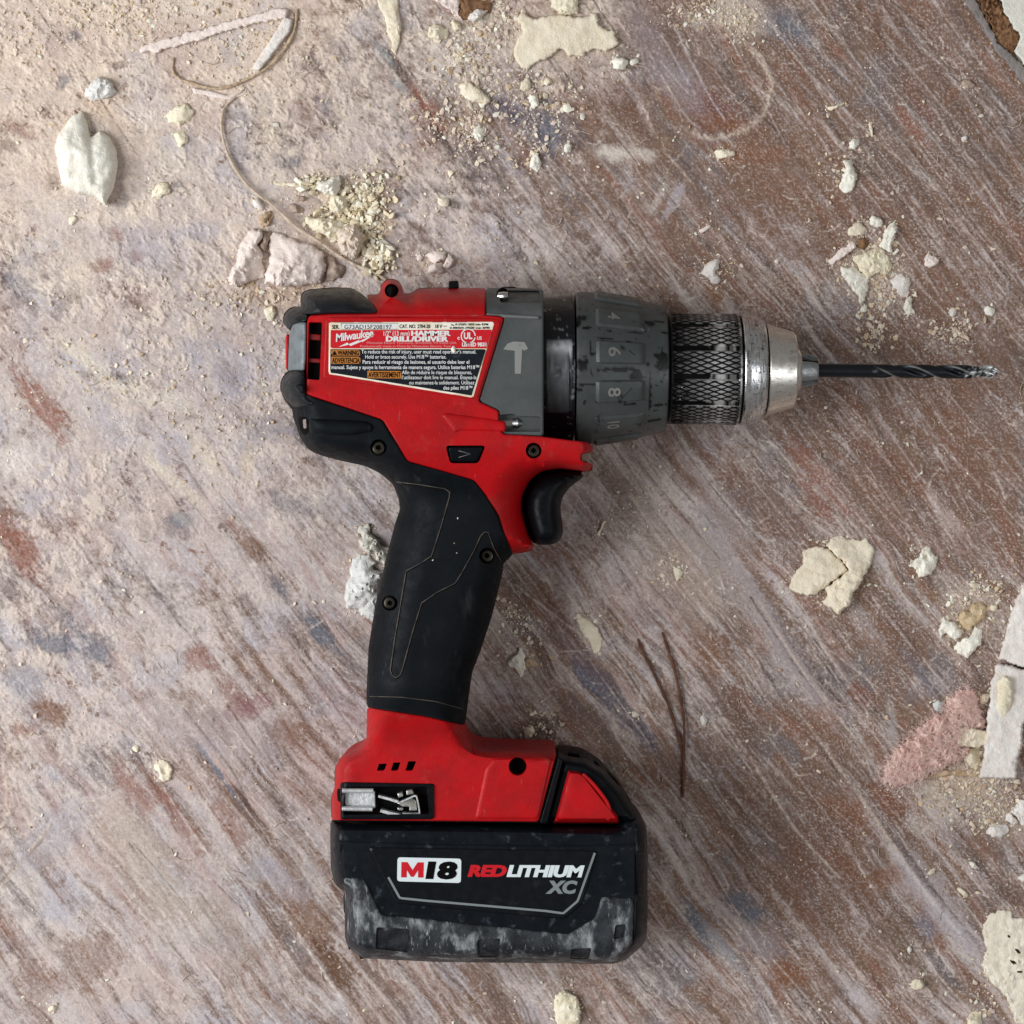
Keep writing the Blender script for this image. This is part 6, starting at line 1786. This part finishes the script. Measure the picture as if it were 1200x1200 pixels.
# foam pile crumbs behind the drill
xy, s = blob_cluster([(425, 232, 12, 18, 30, 150), (430, 265, 12, 14, 40, 120), (408, 240, 12, 12, 0, 70), (445, 300, 10, 10, 30, 80), (385, 262, 14, 10, 20, 50), (365, 215, 10, 6, 0, 30)], 1.2, 5.2)
crumbs('foam_crumb_pile', xy, s, np.vstack([lin(236, 226, 202), lin(228, 214, 184), lin(218, 202, 172), lin(240, 234, 216)])[rng.choice(4, len(xy))] * rng.uniform(.85, 1.05, (len(xy), 1)), 'heap of crumbled yellowish foam behind the drill', lift=rng.uniform(0, 4, len(xy)), flat=.8)
xy, s = blob_cluster([(545, 60, 16, 14, 30, 110), (570, 20, 16, 12, 0, 90), (535, 65, 8, 10, 0, 40), (590, 25, 10, 14, 0, 60), (555, 90, 20, 18, 40, 90), (530, 140, 26, 26, 40, 130), (560, 160, 24, 16, 50, 80), (615, 110, 24, 20, 40, 90), (625, 165, 14, 16, 0, 50), (660, 120, 18, 16, 0, 60)], 0.9, 4.2)
crumbs('plaster_crumbs', xy, s, pal(len(xy)), 'field of cream crumbs around the top middle of the floor')
xy, s = blob_cluster([(1035, 345, 12, 14, 20, 120), (1020, 300, 20, 20, 0, 90), (1045, 310, 12, 10, 0, 50), (1125, 392, 12, 8, -35, 60), (1110, 385, 18, 10, 0, 40), (1020, 390, 10, 12, 0, 40), (985, 200, 12, 12, 0, 30), (1030, 395, 10, 16, 40, 40)], 0.8, 3.4)
crumbs('foam_crumbs', xy, s, pal(len(xy)), 'white crumbs scattered above the drill bit')
xy, s = blob_cluster([(1140, 720, 20, 18, 0, 120), (1155, 690, 18, 14, 0, 50), (1125, 910, 26, 12, -10, 160), (1150, 870, 6, 20, 10, 90), (1170, 940, 18, 22, 20, 160), (1130, 945, 26, 16, 10, 120), (1145, 830, 8, 10, 0, 40), (1160, 1165, 14, 20, 0, 60)], 0.8, 3.4)
crumbs('plaster_crumbs', xy, s, pal(len(xy), (.26, .22, .2, .12, .1, .1)), 'tan and cream crumbs around the pink wool and plaster blocks')
xy, s = blob_cluster([(600, 725, 12, 10, 30, 70), (620, 745, 16, 12, 30, 50), (840, 320, 14, 10, 10, 60), (780, 660, 12, 12, 0, 40), (640, 840, 10, 10, 0, 40), (560, 250, 60, 40, 50, 80), (820, 15, 22, 10, 0, 140), (865, 20, 20, 14, 50, 160), (760, 590, 20, 12, 0, 40), (640, 870, 20, 6, 0, 30)], 0.7, 2.8)
crumbs('plaster_crumbs', xy, s, pal(len(xy)), 'small crumbs lying in patches around the drill')
xy, s = blob_cluster([(150, 10, 60, 14, 0, 160), (30, 40, 30, 20, 0, 90), (230, 45, 60, 22, 20, 180), (310, 55, 26, 22, 0, 110), (300, 345, 60, 14, 0, 120), (140, 440, 60, 30, 30, 90), (260, 480, 60, 40, 40, 110), (330, 410, 20, 60, 0, 60), (120, 30, 40, 16, 0, 70)], 0.8, 3.2)
crumbs('plaster_crumbs', xy, s, pal(len(xy), (.3, .26, .22, .1, .1, .02)), 'tan crumbs strewn over the dusty upper left floor')
hx, hs = [], []
for poly in OUT:
    ext = np.ptp(poly, axis=0).max()
    m = int(rng.uniform(10, 18) + ext * 0.45)
    k = rng.integers(0, len(poly), m)
    d = poly[k] - poly.mean(0)
    d /= np.maximum(np.linalg.norm(d, axis=1, keepdims=True), 1e-6)
    hx.append(poly[k] + d * rng.gamma(1.3, 3.6, (m, 1)) + rng.normal(0, 1.5, (m, 2)))
    hs.append(0.55 * 4.2 ** (rng.uniform(0, 1, m) ** 2.4))
hx, hs = np.vstack(hx), np.concatenate(hs)
ok = (np.abs(hx - 600) < 640).all(1) & ~((np.abs(hx[:, 0] - 531) < 8) & (np.abs(hx[:, 1] - 408) < 30))
crumbs('foam_dust', hx[ok], hs[ok], pal(int(ok.sum()), (.3, .22, .14, .26, .06, .02)), 'powdery crumbs fallen from the foam and plaster pieces')
n = 2900
xy = rng.uniform(-30, 1230, (n, 2))
keep = rng.uniform(0, 1, n) < 0.25 + 0.75 * np.clip(1.1 - np.hypot(xy[:, 0] - 200, xy[:, 1] - 1000) / 500 * 0 - 0.4 * (xy[:, 1] > 850) * (xy[:, 0] < 500), 0, 1)
xy = xy[keep]
s = 0.55 * (5.0) ** (rng.uniform(0, 1, len(xy)) ** 3.2)
crumbs('plaster_grit', xy, s, pal(len(xy)), 'fine pale plaster grit sprinkled over the whole floor')
parts, n = [], 420
for k in range(n):
    x, y = rng.uniform(-20, 1220, 2)
    an = rng.uniform(0, 6.3); b = rng.normal(0, 1.0); L_ = rng.gamma(2.2, 3.4)
    t = np.linspace(0, 1, 4)
    px = x + L_ * t * np.cos(an + b * t); py = y + L_ * t * np.sin(an + b * t)
    parts.append(tube(np.column_stack([px, py, floor_z(px, py) + 0.8 + 0.8 * np.sin(t * 3.1)]), rng.uniform(.25, .5), 4))
V, F = join(parts)
mk('fine_fibres', V, F, D_strip, None, smooth=False, label='fine pale wood fibres and shavings strewn over the floor', cat='fibres', kind='stuff')

sx = np.array([(536.5, 607.5), (532.5, 636.5), (535.2, 648), (507.2, 656.5), (797, 468), (799, 454)])
sz = np.r_[[1.3, 0.7, 0.9, 1.1], rng.uniform(0.5, 0.9, len(sx) - 4)]
zz = np.where(sx[:, 1] > 965, zbat(sx[:, 0], sx[:, 1]), zbody(sx[:, 0], sx[:, 1]) + 1.8)
zz = np.where(sx[:, 0] > 700, np.where(sx[:, 1] < 900, ZM + 58, zz), zz)
crumbs('plaster_specks', sx, sz, pal(len(sx)), 'tiny white plaster specks stuck on the drill', lift=zz - floor_z(sx[:, 0], sx[:, 1]), flat=.4)
